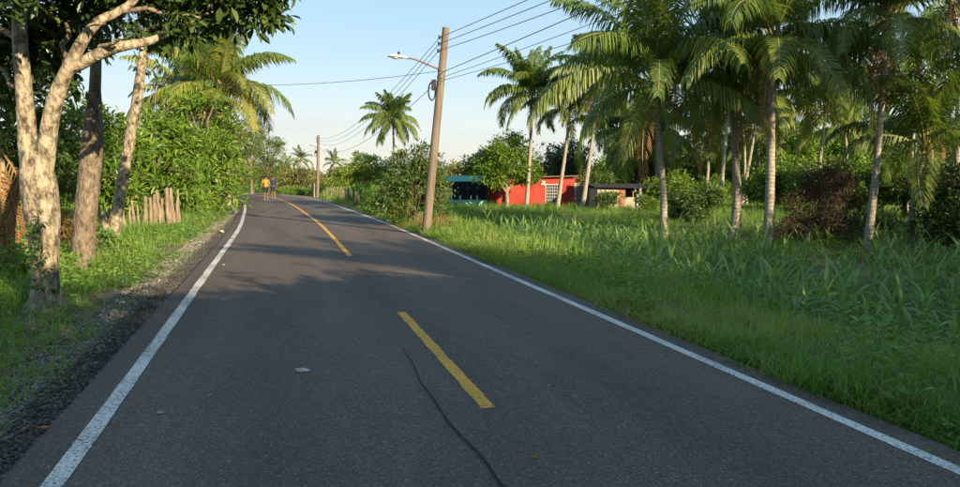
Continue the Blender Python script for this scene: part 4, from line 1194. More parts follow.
# thickets of the grove
DRY = tree('dry_thicket', 'tangled dry reddish-brown thicket between two tall palms', foot(826, 27), 0.9, 0.06,
     [((0.1, 0, 1.6), (1.2, 1.0, 1.4)), ((-0.8, 0, 1.0), (1.0, 0.9, 1.0)), ((0.8, 0, 1.3), (0.9, 0.9, 1.3)), ((0.4, 0, 2.7), (0.85, 0.75, 0.6)), ((-1.2, 0, 0.5), (0.8, 0.7, 0.6))], 'leaf_dead', 'bark_dark', 1200, 10, 0.13, 0.35, 0.15, cat='thicket', gap=0.15, droop=0.7)
tree('dark_thicket', 'big near-black leafy thicket below the short young palm', foot(953, 24.5), 0.9, 0.08,
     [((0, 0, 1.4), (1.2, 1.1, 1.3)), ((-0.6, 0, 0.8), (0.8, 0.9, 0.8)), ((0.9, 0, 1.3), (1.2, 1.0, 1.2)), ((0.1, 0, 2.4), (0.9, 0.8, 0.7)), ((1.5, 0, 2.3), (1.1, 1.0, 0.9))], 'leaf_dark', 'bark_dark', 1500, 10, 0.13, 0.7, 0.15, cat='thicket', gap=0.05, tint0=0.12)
tree('dark_bush', 'dark green bush between the dry thicket and the thin palm trunk', foot(872, 30), 0.7, 0.06, lobes_bush(1.5, 1.3, 5), 'leaf_mid', 'bark_dark', 420, 9, 0.14, 0.6, 0.16, cat='bush')
tree('grove_bush', 'leafy dark shrub standing between the slender and flared palms', foot(697, 40), 0.8, 0.06, lobes_bush(2.3, 1.9, 6), 'leaf_mid', 'bark_dark', 600, 9, 0.19, 0.8, 0.2, cat='bush')
bg_src = [
    tree('grove_tree', 'dark leafy tree at the back of the grove behind the slender palm', foot(672, 56), 1.1, 0.14, lobes_round(1.6, 2.0, 7), 'leaf_bright', 'bark_dark', 700, 9, 0.26, 0.7, 0.28, gap=0.35),
    tree('grove_tree', 'green leafy tree at the back of the grove behind the flared palm', foot(770, 54), 1.3, 0.14, lobes_round(2.0, 2.3, 7), 'leaf_bright', 'bark_dark', 800, 9, 0.26, 0.8, 0.28, gap=0.2),
    tree('grove_tree', 'dense dark tree at the back of the grove behind the dry thicket', foot(820, 50), 1.3, 0.14, lobes_round(1.9, 2.2, 7), 'leaf_mid', 'bark_dark', 700, 9, 0.26, 0.7, 0.28, gap=0.35, tint0=0.65)]
for k, (px, z_, s_, rz, lb) in enumerate([(715, 66, 0.9, 1.0, 'dark leafy tree filling the grove background between the background palms'), (860, 46, 1.0, 2.0, 'green leafy tree glimpsed behind the thin palm trunk'),
                                          (905, 44, 1.05, 3.0, 'dense dark tree behind the short young palm'), (960, 42, 1.15, 0.7, 'dark leafy tree closing the grove behind the dark thicket'),
                                          (795, 66, 1.25, 4.0, 'green tree deep in the grove between the tallest palms'), (640, 72, 1.3, 5.0, 'dense dark tree rising behind the beige hut'), (1010, 40, 1.2, 2.2, 'dark leafy tree at the grove end beyond the tall leaning palm')]):
    place(bg_src[k % 3], px, z_, s_, rz, lb)
# far tree line
far_src = [tree('far_tree', 'hazy olive tree at the far tree line', foot(262, 118), 1.2, 0.12, lobes_round(2.5, 2.6, 6), 'leaf_far_haze', 'bark', 260, 8, 0.46, 0.8, 0.4, gap=0.25, group='far tree line'),
           tree('far_tree', 'hazy olive tree at the far tree line', foot(300, 128), 1.2, 0.12, lobes_round(2.3, 2.4, 6), 'leaf_far_haze', 'bark', 260, 8, 0.46, 0.8, 0.4, gap=0.25, group='far tree line')]
for k in range(34):
    px = 236 + k * 7.3 + random.uniform(-3, 3)
    z_ = random.uniform(112, 175)
    place(far_src[k % 2], px, z_, random.uniform(0.75, 1.25) * z_ / 140, random.uniform(0, 6), sink=0.8)
for k in range(12):
    place(far_src[k % 2], 440 + k * 15 + random.uniform(-5, 5), random.uniform(105, 150), random.uniform(0.9, 1.3), random.uniform(0, 6), sink=0.5)
for k in range(18):
    place(bg_src[k % 3], 625 + k * 21 + random.uniform(-6, 6), random.uniform(78, 100), random.uniform(1.8, 2.5), random.uniform(0, 6), 'leafy tree in the backdrop far behind the palm grove', 'backdrop behind the palm grove', sink=0.4)
for k in range(14):
    place(bg_src[k % 3], -60 + k * 20 + random.uniform(-6, 6), random.uniform(55, 75), random.uniform(1.2, 1.7), random.uniform(0, 6), 'leafy tree in the backdrop behind the bright left-hand trees', 'backdrop behind the left-hand trees', sink=0.4)
tree('bend_tree', 'green tree standing over the outside of the bend behind the walkers', foot(268, 86), 3.0, 0.14,
     [((0, 0, 5.6), (1.8, 1.8, 1.5)), ((-1.6, 0, 4.6), (1.7, 1.7, 1.5)), ((0.6, 0, 4.0), (1.3, 1.3, 1.0)), ((-1.8, 0, 2.9), (1.6, 1.6, 1.2)), ((0.2, 0, 2.4), (1.4, 1.4, 1.0)), ((1.0, 0, 6.6), (0.9, 0.9, 0.7)), ((-1.2, 0, 7.2), (1.2, 1.2, 0.9))],
     'leaf_mid', 'bark', 900, 9, 0.24, 0.7, 0.26, gap=0.35, tint0=0.6)
tree('bend_tree', 'taller green tree just left of the walkers beyond the bright trees', foot(252, 70), 3.0, 0.14,
     [((0, 0, 5.0), (1.6, 1.6, 1.3)), ((-1.4, 0, 4.0), (1.6, 1.6, 1.4)), ((0.2, 0, 6.6), (1.3, 1.3, 1.0)), ((-1.3, 0, 6.0), (1.3, 1.3, 1.0)), ((-0.7, 0, 2.4), (1.5, 1.5, 1.2))],
     'leaf_mid', 'bark', 850, 9, 0.22, 0.7, 0.25, gap=0.3, tint0=0.6)
hedge = tree('hedge_bush', 'green bush of the hedge along the outside of the bend', foot(262, 100), 0.4, 0.05, lobes_bush(1.5, 1.4, 5), 'weed', 'bark', 260, 9, 0.26, 0.7, 0.22, cat='bush', group='hedge along the bend')
for k, (px, z_) in enumerate([(246, 106), (274, 94), (283, 90), (293, 86), (304, 82), (318, 74), (338, 68), (352, 60), (345, 78), (232, 112)]):
    place(hedge, px, z_, random.uniform(0.8, 1.1) * (0.75 if px < 300 else 0.9), k)

# tall dry grass at the pole foot
def dry_clump(name, label, px, depth, h, n, spread, mat='palm_dry'):
    b = foot(px, depth)
    tv, tf = tuft(16, 0.10, 0.5, 1.0, 0.012, 0.8)
    Ls = np.column_stack([np.clip(rng.normal(0, spread, n), -0.5, 0.5), np.clip(rng.normal(0, spread, n), -0.7, 0.7), np.zeros(n)])
    return tag(obj(name, [scatter(tv, tf, rotz(rng.uniform(0, 6.28, n)), h * rng.uniform(0.6, 1.2, n), Ls, rng.random(n))], M[mat], loc=b), label, 'dry grass', kind='stuff')
dry_clump('dry_grass', 'pale dry grass round the foot of the street-lamp pole', 435, 23.2, 0.75, 40, 0.42)

# ------------------------------------------------------------------ poles, lamps, wires
def lamp_pole(label, base, top, r0, r1, arm_dir, arm_len, rise, boxes=True):
    root = thing('street_lamp', label, 'street lamp', base)
    Bq = np.array(tuple(base)); T = np.array(tuple(top)) - Bq
    n = 14
    P = np.array([T * t for t in np.linspace(-0.03, 1, n)])
    obj('pole', tube_block(P, lerp_r([r0, r1], n), 12, wob=0.04), M['pole_wood'], root, True)
    u = np.array([arm_dir[0], arm_dir[1], 0.0]); u /= np.linalg.norm(u)
    def on(t): return T * t
    a0 = on(0.80)
    ap = bez([a0, a0 + u * arm_len * 0.35 + [0, 0, rise * 0.42], a0 + u * arm_len * 0.75 + [0, 0, rise * 0.9], a0 + u * arm_len + [0, 0, rise]], 4)
    obj('arm', tube_block(ap, 0.028, 8), M['galv'], root, True)
    e = ap[-1]; d = ap[-1] - ap[-2]; d /= np.linalg.norm(d)
    sd = np.cross(d, [0, 0, 1.0])
    # cobra-head luminaire: tapering shell with a lens below
    prof = [(-0.05, 0.045, 0.04), (0.10, 0.09, 0.06), (0.28, 0.135, 0.085), (0.45, 0.12, 0.07), (0.56, 0.04, 0.03)]
    V, Fq = [], []
    upn = np.cross(sd, d)
    for (t, w, h) in prof:
        c = e + d * t
        for q in range(8):
            a = 2 * math.pi * q / 8
            V.append(c + sd * w * math.cos(a) + upn * h * (math.sin(a) if math.sin(a) > 0 else 0.45 * math.sin(a)))
    for k in range(len(prof) - 1):
        for q in range(8):
            Fq.append((k * 8 + q, k * 8 + (q + 1) % 8, k * 8 + 8 + (q + 1) % 8, k * 8 + 8 + q))
    caps = np.array([[0, 7, 6, 5], [0, 5, 4, 3], [0, 3, 2, 1], [32, 33, 34, 35], [32, 35, 36, 37], [32, 37, 38, 39]])
    head = obj('lamp_head', [(np.array(V), np.vstack([np.array(Fq), caps]), None, 0)], M['lamp_body'], root)
    obj('photocell', tube_block([e + d * 0.22 + upn * 0.07, e + d * 0.22 + upn * 0.16], 0.035, 8), M['black_box'], head)
    obj('lens', ball_block(e + d * 0.30 - upn * 0.035, (0.10, 0.10, 0.03)), M['lens'], head, True)
    if boxes:
        side = u
        for t in (0.955, 0.925, 0.892):
            c = on(t) + side * (r1 + 0.055)
            obj('insulator', tube_block([c - [0, 0, 0.055], c - [0, 0, 0.02], c, c + [0, 0, 0.025], c + [0, 0, 0.055]], np.array([0.03, 0.045, 0.028, 0.045, 0.03]), 8), M['ceramic'], root, True)
            obj('rack', tube_block([on(t), c], 0.012, 5), M['galv'], root)
        for t in (0.80, 0.765):
            obj('strap', tube_block([on(t - 0.004), on(t + 0.004)], r1 * 1.22, 12), M['galv'], root)
        c = on(0.73) + side * (r1 + 0.09)
        bxo = obj('meter_box', [box_block((0.14, 0.16, 0.30), c, math.atan2(u[1], u[0]))], M['black_box'], root)
        ang = np.linspace(0, 2 * math.pi, 17)
        cc = on(0.70) + side * (r1 + 0.13)
        ring = np.array([cc + side * 0.10 * math.cos(a) + np.array([0, 0, 0.26 * math.sin(a)]) for a in ang])
        obj('cable_coil', tube_block(ring, 0.022, 6), M['cable'], bxo, True)
    return root, [Vector(tuple(Bq + on(t) + u * (r1 + 0.05))) for t in (0.955, 0.925, 0.892)], [Vector(tuple(Bq + on(t))) for t in (0.79, 0.765, 0.75)]
pb = foot(425.5, 21.4); pt_ = at(446, 28, 21.4)
left_dir = (-RGT[0], -RGT[1])
main_pole, ups, lows = lamp_pole('tall weathered wooden pole with street-lamp arm leaning at the right road edge', pb, pt_, 0.145, 0.105, (left_dir[0] - FWD[0] * 0.1, left_dir[1] - FWD[1] * 0.1), 1.05, 0.34)
fb = foot(317.5, 66); ft = at(318.5, 135, 66)
far_pole, fups, flows = lamp_pole('distant pale pole with small street lamp at the outside of the bend', fb, ft, 0.15, 0.11, left_dir, 0.95, 0.25)
rear_base = Vector((9.6, -12.0, float(terrain(9.6, -12.0))))
rear_pole, rups, rlows = lamp_pole('wooden street-lamp pole beside the shading trees, carrying the wires onward', rear_base, rear_base + Vector((0.2, 0.1, 6.9)), 0.155, 0.115, (-1, 0.2), 1.05, 0.34)
def wire(label, a, b, sag, r=0.009, group='overhead wires'):
    t = np.linspace(0, 1, 40)
    P = np.array([np.array(tuple(a)) * (1 - q) + np.array(tuple(b)) * q - np.array([0, 0, 4 * sag * q * (1 - q)]) for q in t])
    tag(obj('overhead_wire', tube_block(P, r, 5), M['wire'], None, True), label, 'wire', group)
for k, nm in enumerate(('uppermost', 'middle', 'lowest')):
    wire('%s of three power wires from lamp pole top toward the camera side' % nm, ups[k], rups[k], 0.22 + 0.06 * k)
    wire('%s of three power wires strung between the near and far lamp poles' % nm, ups[k], fups[k], 1.0 + 0.12 * k)
for k, nm in enumerate(('thicker', 'thin', 'slackest')):
    wire('%s cable tied below the lamp arm running toward the camera side' % nm, lows[k], rups[k] - Vector((0, 0, 0.15 * k)), 0.10 + 0.12 * k, 0.010 if k == 0 else 0.007)
wire('single service wire crossing the road from lamp pole into the left trees', lows[0] + Vector((0, 0, 0.05)), at(190, 82, 30), 0.25, 0.008)
wire('low cable strung between the near and far lamp poles', lows[1], flows[0], 1.1, 0.010)
wire('service wire from far pole to the left-hand palms', flows[0], at(240, 155, 60), 0.5, 0.012)

# fences along the far right side
ff = thing('picket_fence', 'row of thin pale pickets along the bend near the far lamp pole', 'fence', foot(335, 52))
Bq = np.array(tuple(ff.location))
N = 30
for k in range(N):
    z_ = 40 + (64 - 40) * k / (N - 1)
    px = 359 - (359 - 326) * (k / (N - 1)) ** 0.8
    g = foot(px, z_); h = random.uniform(0.9, 1.15)
    tp = Vector((g.x + random.gauss(0, 0.03), g.y, g.z + h))
    obj('picket', tube_block(np.array([tuple(g - Vector((0, 0, 0.1))), tuple((g + tp) / 2), tuple(tp)]) - Bq, [0.045, 0.042, 0.03], 5, wob=0.2), M['bark'], ff)
for h in (0.4, 0.75):
    a = np.array([tuple(foot(359, 40)), tuple(foot(342, 52)), tuple(foot(326, 64))]) + [0, -0.06, h]
    obj('rail_wire', tube_block(a - Bq, 0.008, 4), M['wire'], ff)
for k, (px, z_, h, w, lb) in enumerate([(313.5, 67, 1.35, 0.17, 'stout pale wooden post right beside the far lamp pole'), (306, 76, 0.75, 0.06, 'short thin white marker post left of the far lamp pole'), (286.5, 92, 0.75, 0.06, 'short thin white marker post on the bend behind the walkers')]):
    g = foot(px, z_)
    tag(obj('marker_post', tube_block([(0, 0, -0.1), (0, 0, h * 0.5), (0.01, 0, h * 0.93), (0.012, 0, h)], [w, w, w * 0.95, w * 0.6], 8, wob=0.08), M['wood_stake'] if k == 0 else M['concrete'], None, True, loc=g), lb, 'post')

# ------------------------------------------------------------------ red house, teal shed, beige hut
def local_frame(px, depth, face=0.0):
    p = foot(px, depth)
    return p, -YAW + face
def px_len(a, b, depth):
    return abs(b - a) * ppm(depth)
HZ = 61.0
zc = CAM_H
p0, rz = local_frame(531, HZ, R(-4))
g0 = p0.z
house = thing('red_house', 'low flat-roofed bright red house behind the palms', 'house', p0, rz)
W = px_len(488, 574, HZ); Hh = (at(531, 178.5, HZ).z - g0); Dp = 4.5
wx0 = -W / 2 + px_len(488, 545.5, HZ); wx1 = -W / 2 + px_len(488, 559, HZ); wz0 = at(531, 203, HZ).z - g0; wz1 = at(531, 184.5, HZ).z - g0
wall = [box_block((wx0 + W / 2, 0.2, Hh), ((wx0 - W / 2) / 2, 0, Hh / 2)), box_block((W / 2 - wx1, 0.2, Hh), ((wx1 + W / 2) / 2, 0, Hh / 2)),
        box_block((wx1 - wx0, 0.2, wz0), ((wx0 + wx1) / 2, 0, wz0 / 2)), box_block((wx1 - wx0, 0.2, Hh - wz1), ((wx0 + wx1) / 2, 0, (Hh + wz1) / 2)),
        box_block((0.2, Dp, Hh), (-W / 2 + 0.1, Dp / 2 + 0.1, Hh / 2)), box_block((0.2, Dp, Hh), (W / 2 - 0.1, Dp / 2 + 0.1, Hh / 2)), box_block((W - 0.4, 0.2, Hh), (0, Dp, Hh / 2))]
obj('wall', wall, M['red_wall'], house)
roof = obj('roof', [box_block((W + 0.35, Dp + 0.9, 0.09), (0.0, Dp / 2 - 0.05, Hh + 0.13), 0, 0, 0, R(-1.2))], M['tin'], house)
obj('fascia', [box_block((W + 0.2, 0.06, 0.10), (0, -0.13, Hh + 0.02))], M['red_dark'], roof)
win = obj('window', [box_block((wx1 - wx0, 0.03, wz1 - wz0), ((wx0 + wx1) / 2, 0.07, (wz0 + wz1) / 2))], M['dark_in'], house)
cxw = (wx0 + wx1) / 2
obj('frame', [box_block((wx1 - wx0 + 0.1, 0.06, 0.08), (cxw, -0.12, wz1)), box_block((wx1 - wx0 + 0.1, 0.06, 0.08), (cxw, -0.12, wz0)), box_block((0.08, 0.058, wz1 - wz0), (wx0, -0.12, (wz0 + wz1) / 2)), box_block((0.08, 0.058, wz1 - wz0), (wx1, -0.12, (wz0 + wz1) / 2))], M['white_iron'], win)
gr = [box_block((0.035, 0.03, wz1 - wz0), (wx0 + (wx1 - wx0) * (k + 1) / 6, -0.115, (wz0 + wz1) / 2)) for k in range(5)] + [box_block((wx1 - wx0, 0.025, 0.035), (cxw, -0.118, wz0 + (wz1 - wz0) * (k + 1) / 6)) for k in range(5)]
obj('grille', gr, M['white_iron'], win)
# small white vent by the roof and a side doorway
vx = -W / 2 + px_len(488, 543, HZ)
obj('vent', [box_block((0.35, 0.05, 0.35), (vx, -0.126, Hh - 0.38))], M['white_iron'], house)
dx0 = -W / 2 + px_len(488, 493, HZ)
door = obj('door', [box_block((0.8, 0.05, 1.95), (dx0, -0.127, 0.98))], M['red_dark'], house)
obj('handle', [box_block((0.05, 0.06, 0.12), (dx0 + 0.3, -0.17, 1.0))], M['galv'], door)

# grey block wall beside the house
p0, rz = local_frame(587, 60, R(-4))
bw = thing('block_wall', 'grey concrete block wall beside the red house', 'wall', p0, rz)
W2 = px_len(574.5, 600, 60); H2 = at(587, 183, 60).z - p0.z
bhgt, blen = 0.2, 0.4
BLK = {}
rows = int(H2 / bhgt)
def brick_mesh(w, h, d, mat, nm):
    key = (round(w, 2), h, mat)
    if key not in BLK:
        BLK[key] = mesh_from(nm, [box_block((w - 0.014, d, h - 0.014))], M[mat])
    return BLK[key]
obj('mortar', [box_block((W2, 0.12, H2), (0, 0, H2 / 2))], M['concrete'], bw)
for r_ in range(rows):
    x_ = -W2 / 2 + (0.2 if r_ % 2 else 0.0)
    while x_ + blen <= W2 / 2 + 0.01:
        link('block', brick_mesh(blen, bhgt, 0.15, 'block', 'block'), bw, (x_ + blen / 2, random.gauss(0, 0.004), bhgt * (r_ + 0.5)))
        x_ += blen

# teal-roofed open shed
SZ = 60.0
p0, rz = local_frame(468, SZ, R(-4))
shed = thing('teal_shed', 'open shed with teal sheet roof and mint low wall left of the red house', 'shed', p0, rz)
W3 = px_len(449, 487, SZ); zt = at(468, 181.5, SZ).z - p0.z; zr_ = at(468, 176.5, SZ).z - p0.z; low = at(468, 200, SZ).z - p0.z
obj('roof', [box_block((W3 + 0.5, 2.1, 0.05), (0, 0.75, (zt + zr_) / 2 + 0.02), 0, 0, math.atan2(zr_ - zt, 1.9))], M['teal'], shed)
obj('back_wall', [box_block((W3, 0.12, zt), (0, 2.6, zt / 2))], M['dark_in'], shed)  # wall painted near-black for the shade inside the shed
obj('side_wall', [box_block((0.12, 2.5, zt), (W3 / 2, 1.3, zt / 2))], M['dark_in'], shed)  # same painted interior shade as the back
obj('low_wall', [box_block((W3, 0.12, low), (0, 0.0, low / 2))], M['mint'], shed)
for k in range(5):
    x_ = -W3 / 2 + 0.1 + (W3 - 0.25) * k / 4
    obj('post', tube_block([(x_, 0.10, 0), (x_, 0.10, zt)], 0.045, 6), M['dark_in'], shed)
for x_ in (-W3 / 2 + 0.2, -W3 / 2 + 0.95, W3 * 0.08, W3 * 0.24):
    obj('baluster', [box_block((0.12, 0.10, 0.38), (x_, -0.02, low + 0.19))], M['mint'], shed)
for x_ in (-W3 * 0.28, -W3 * 0.02, W3 * 0.24):
    lm = obj('lamp', ball_block((x_, 0.9, zt - 0.55), (0.09, 0.09, 0.07)), M['white_iron'], shed, True)
    obj('lamp_cord', tube_block([(x_, 0.9, zt - 0.5), (x_, 0.9, zt)], 0.012, 5), M['wire'], lm)

# beige hut with a tin roof
p0, rz = local_frame(622, 56, R(3))
hut = thing('beige_hut', 'small beige hut with dark open front and rusty tin roof', 'hut', p0, rz)
W4 = px_len(598, 648, 56); H4 = at(622, 187.5, 56).z - p0.z
u_ = W4 / 50.0
xw = lambda px: (px - 623) * u_
obj('wall', [box_block((xw(619) - xw(598), 0.18, H4 - 0.12), ((xw(598) + xw(619)) / 2, 0, (H4 - 0.12) / 2)), box_block((0.18, 3.0, H4 - 0.1), (xw(598) + 0.1, 1.6, H4 / 2 - 0.05)), box_block((W4, 0.18, H4 - 0.05), (0, 3.2, H4 / 2 - 0.03))], M['beige'], hut)
obj('doorway_wall', [box_block((0.55, 0.16, H4 - 0.12), (xw(622.5), 0.0, (H4 - 0.12) / 2))], M['brick_red'], hut)
obj('parapet', [box_block((xw(636) - xw(626) , 0.16, 0.95), ((xw(626) + xw(636)) / 2, 0, 0.475))], M['beige'], hut)
obj('post', tube_block([(xw(634), 0, 0), (xw(634), 0, H4 - 0.3)], 0.06, 7), M['brick_red'], hut)
obj('interior_shade_panel', [box_block((W4 * 0.9, 0.05, H4 - 0.2), (0, 2.9, H4 / 2))], M['dark_in'], hut)  # dark sheet standing in for the shade inside the hut
obj('sheet', [box_block((xw(648) - xw(638), 0.05, H4 - 0.55), ((xw(638) + xw(648)) / 2, -0.02, (H4 - 0.55) / 2))], M['curtain'], hut)
nr = 26
xs = np.linspace(-W4 / 2 - 0.3, W4 / 2 + 0.3, nr * 2 + 1)
zz = 0.025 * np.cos(np.arange(len(xs)) * math.pi)
V = np.array([(x_, -0.5, H4 - 0.02 + z_ - 0.06 * (x_ / W4)) for x_, z_ in zip(xs, zz)] + [(x_, 3.6, H4 + 0.28 + z_ - 0.06 * (x_ / W4)) for x_, z_ in zip(xs, zz)])
q = np.arange(len(xs) - 1)
obj('roof', [(V, np.stack([q, q + 1, q + len(xs) + 1, q + len(xs)], 1), None, 0)], M['tin'], hut)

# ------------------------------------------------------------------ two people walking away
def skin_body(name, verts, edges, radii, mat, parent, lv=1):
    me = bpy.data.meshes.new(name)
    me.from_pydata([tuple(v) for v in verts], edges, [])
    o = link(name, me, parent)
    sm = o.modifiers.new('skin', 'SKIN')
    for k, r_ in enumerate(radii):
        rr_ = r_ if isinstance(r_, tuple) else (r_, r_)
        me.skin_vertices[0].data[k].radius = rr_
    me.skin_vertices[0].data[0].use_root = True
    sb = o.modifiers.new('subsurf', 'SUBSURF'); sb.levels = lv; sb.render_levels = lv
    me.materials.append(mat)
    return o
def person(label, foot_px, rz, top_m, short_m, step, arm, elbow_out):
    g = on_plane(*foot_px, 0.0)
    root = thing('person', label, 'person', g, rz)
    # faces +Y (away from the camera); x is its right
    hip, sh = 0.10, 0.175
    V = [(0, 0, 0.96), (0, 0.005, 1.13), (0, 0.0, 1.30), (0, -0.01, 1.44), (0, 0.0, 1.53), (0, 0.015, 1.60), (0, 0.02, 1.68)]
    rad = [(0.135, 0.10), (0.125, 0.095), (0.15, 0.105), (0.09, 0.07), (0.055, 0.055), (0.075, 0.088), (0.066, 0.08)]
    E_ = [(k, k + 1) for k in range(6)]
    joints = {}
    for sg in (-1, 1):
        st = step * sg
        b = len(V)
        V += [(sg * hip, 0.01, 0.88), (sg * hip, 0.12 * st + 0.03, 0.50), (sg * hip, 0.24 * st, 0.09), (sg * hip * 1.08, 0.24 * st + 0.14, 0.035)]
        rad += [0.088, 0.056, 0.036, 0.035]
        E_ += [(0, b), (b, b + 1), (b + 1, b + 2), (b + 2, b + 3)]
        joints['leg', sg] = (V[b], V[b + 1], V[b + 2], V[b + 3])
        b = len(V)
        V += [(sg * sh, -0.01, 1.41), (sg * (sh + 0.06 + elbow_out), -0.05 - 0.10 * st * arm, 1.14), (sg * (sh + 0.05), 0.06 - 0.20 * st * arm, 0.92), (sg * (sh + 0.04), 0.09 - 0.22 * st * arm, 0.84)]
        rad += [0.055, 0.042, 0.030, 0.026]
        E_ += [(3, b), (b, b + 1), (b + 1, b + 2), (b + 2, b + 3)]
        joints['arm', sg] = (V[b], V[b + 1], V[b + 2], V[b + 3])
        # five fingers, thumb leaving the side of the palm
        hb = b + 3
        hx, hy, hz = V[hb]
        for q in range(5):
            k = len(V)
            if q < 4:
                f0 = (hx, hy - 0.026 + 0.018 * q, hz - 0.05); f1 = (hx - sg * 0.012, hy - 0.024 + 0.018 * q, hz - (0.085, 0.095, 0.09, 0.08)[q])
            else:
                f0 = (hx - sg * 0.008, hy + 0.042, hz - 0.005); f1 = (hx - sg * 0.016, hy + 0.05, hz - 0.045)
            V += [f0, f1]; rad += [0.009, 0.008]; E_ += [(hb, k), (k, k + 1)]
    body = skin_body('body', V, E_, rad, M['skin'], root)
    # shirt and shorts follow the body a little wider
    Vs = [(0, 0, 0.90), (0, 0.005, 1.13), (0, 0.0, 1.31), (0, -0.01, 1.44)]; rs = [(0.165, 0.13), (0.15, 0.12), (0.17, 0.125), (0.10, 0.085)]
    Es = [(0, 1), (1, 2), (2, 3)]
    for sg in (-1, 1):
        a, b_, c, d = [Vector(q) for q in joints['arm', sg]]
        k = len(Vs); Vs += [tuple(a), tuple(a.lerp(b_, 0.75))]; rs += [0.075, 0.066]; Es += [(3, k), (k, k + 1)]
    skin_body('shirt', Vs, Es, rs, top_m, root)
    Vs = [(0, 0, 0.97)]; rs = [(0.155, 0.12)]; Es = []
    for sg in (-1, 1):
        a, b_, c, d = [Vector(q) for q in joints['leg', sg]]
        k = len(Vs); Vs += [tuple(a), tuple(a.lerp(b_, 0.95))]; rs += [0.108, 0.088]; Es += [(0, k), (k, k + 1)]
    skin_body('shorts', Vs, Es, rs, short_m, root)
    obj('hair', ball_block((0, 0.005, 1.685), (0.085, 0.098, 0.085), 10, 8), M['hair'], root, True)
    fc = obj('face', ball_block((0, 0.10, 1.625), (0.016, 0.022, 0.02), 6, 4), M['skin'], root, True)
    for sg in (-1, 1):
        obj('ear', ball_block((sg * 0.082, 0.015, 1.635), (0.012, 0.02, 0.032), 6, 4), M['skin'], root, True)
        obj('eye', ball_block((sg * 0.03, 0.098, 1.65), (0.012, 0.008, 0.008), 6, 4), M['hair'], root, True)
        a = joints['leg', sg]
        obj('shoe', ball_block((a[3][0], a[3][1] - 0.04, 0.045), (0.052, 0.135, 0.045), 8, 6), M['shoe'], root, True)
    obj('mouth', [box_block((0.045, 0.006, 0.008), (0, 0.102, 1.59))], M['red_dark'], root)
    return root
person('person in yellow shirt and black shorts walking away along the road', (266.2, 200.3), R(4), M['yellow_cloth'], M['black_cloth'], 0.7, 0.8, 0.05)
person('person in dark navy shirt and shorts walking along the road', (273.4, 198.6), R(-4), M['navy_cloth'], M['navy_cloth'], -0.6, 0.6, 0.08)

# ------------------------------------------------------------------ small things on the road
c = bez([on_plane(x_, y_, 0.012) for x_, y_ in ((402, 347), (409, 357), (414, 365), (420, 381), (432, 396), (446, 418), (463, 437), (482, 456), (493, 472), (507, 492), (520, 520))], 5)
c[:, :2] += rng.normal(0, 0.0015, (len(c), 2))
tag(obj('dropped_cable', tube_block(c, lerp_r([0.003, 0.005, 0.0065, 0.007], len(c)), 7), M['cable'], None, True), 'long thin dark cable lying wavy along the lane', 'cable')
def flat_scrap(name, label, cat, px, py, lx, ly, mat, seed, n=11, lift=0.012):
    r = np.random.default_rng(seed)
    p = on_plane(px, py, 0.0)
    a = np.linspace(0, 2 * math.pi, n, endpoint=False)
    rr_ = (0.45 + 0.8 * r.random(n)) if n > 15 else 0.75 + 0.5 * r.random(n)
    V = np.column_stack([np.cos(a) * rr_ * lx, np.sin(a) * rr_ * ly, 0.004 + lift * r.random(n)])
    V = np.vstack([V, [0, 0, lift * 1.6], V * [1, 1, 0] + [0, 0, 0.003], [0, 0, 0.003]])
    k = np.arange(n); k2 = (k + 1) % n
    tris = np.vstack([np.stack([np.full(n, n), k, k2], 1), np.stack([np.full(n, 2 * n + 1), n + 1 + k2, n + 1 + k], 1), np.stack([k, n + 1 + k, n + 1 + k2], 1), np.stack([k, n + 1 + k2, k2], 1)])
    return tag(obj(name, [(V, tris, None, 0)], M[mat], loc=p, rot=(0, 0, r.uniform(-0.2, 0.2) - YAW)), label, cat)
flat_scrap('paper_scrap', 'crumpled whitish scrap flattened on the left lane', 'litter', 302, 371, 0.072, 0.040, 'paper', 12, 23, 0.02)
for k, (px, py, lx, ly, m_, lb) in enumerate([(161, 413, 0.035, 0.018, 'tan_leaf', 'pale curled leaf on the lane beside the left white line'), (210, 396, 0.016, 0.012, 'tan_leaf', 'tiny pale flake on the lane beyond the curled leaf'),
                                              (535, 458, 0.018, 0.014, 'orange_leaf', 'small orange leaf on the right lane past the cable'), (45, 428, 0.03, 0.02, 'orange_leaf', 'orange-brown leaf on the dark gravel shoulder'),
                                              (549, 386, 0.012, 0.010, 'tan_leaf', 'tiny pale stone on the right lane past the yellow dash'), (224, 265, 0.03, 0.03, 'tan_leaf', 'small pale leaf on the lane near the left edge line'), (223, 300, 0.05, 0.02, 'tan_leaf', 'thin pale strip of dry leaf on the left lane')]):
    flat_scrap('fallen_leaf', lb, 'leaf', px, py, lx, ly, m_, 20 + k)
for k, (px, py, lx, lb) in enumerate([(233, 214, 0.16, 'pale white stone at the left road edge by the bend'), (222, 233, 0.09, 'small pale stone on the gravel beside the road edge'), (176, 262, 0.05, 'pale stone in the gravel near the stump')]):
    p = on_plane(px, py, -0.05)
    tag(obj('stone', [(ICO_V * lx * (1.2, 1, 0.8), ICO_F, np.full(7, 0.95), 0)], M['stone'], loc=(p.x, p.y, p.z + lx * 0.4), rot=(0.3, 0.2, k)), lb, 'stone')

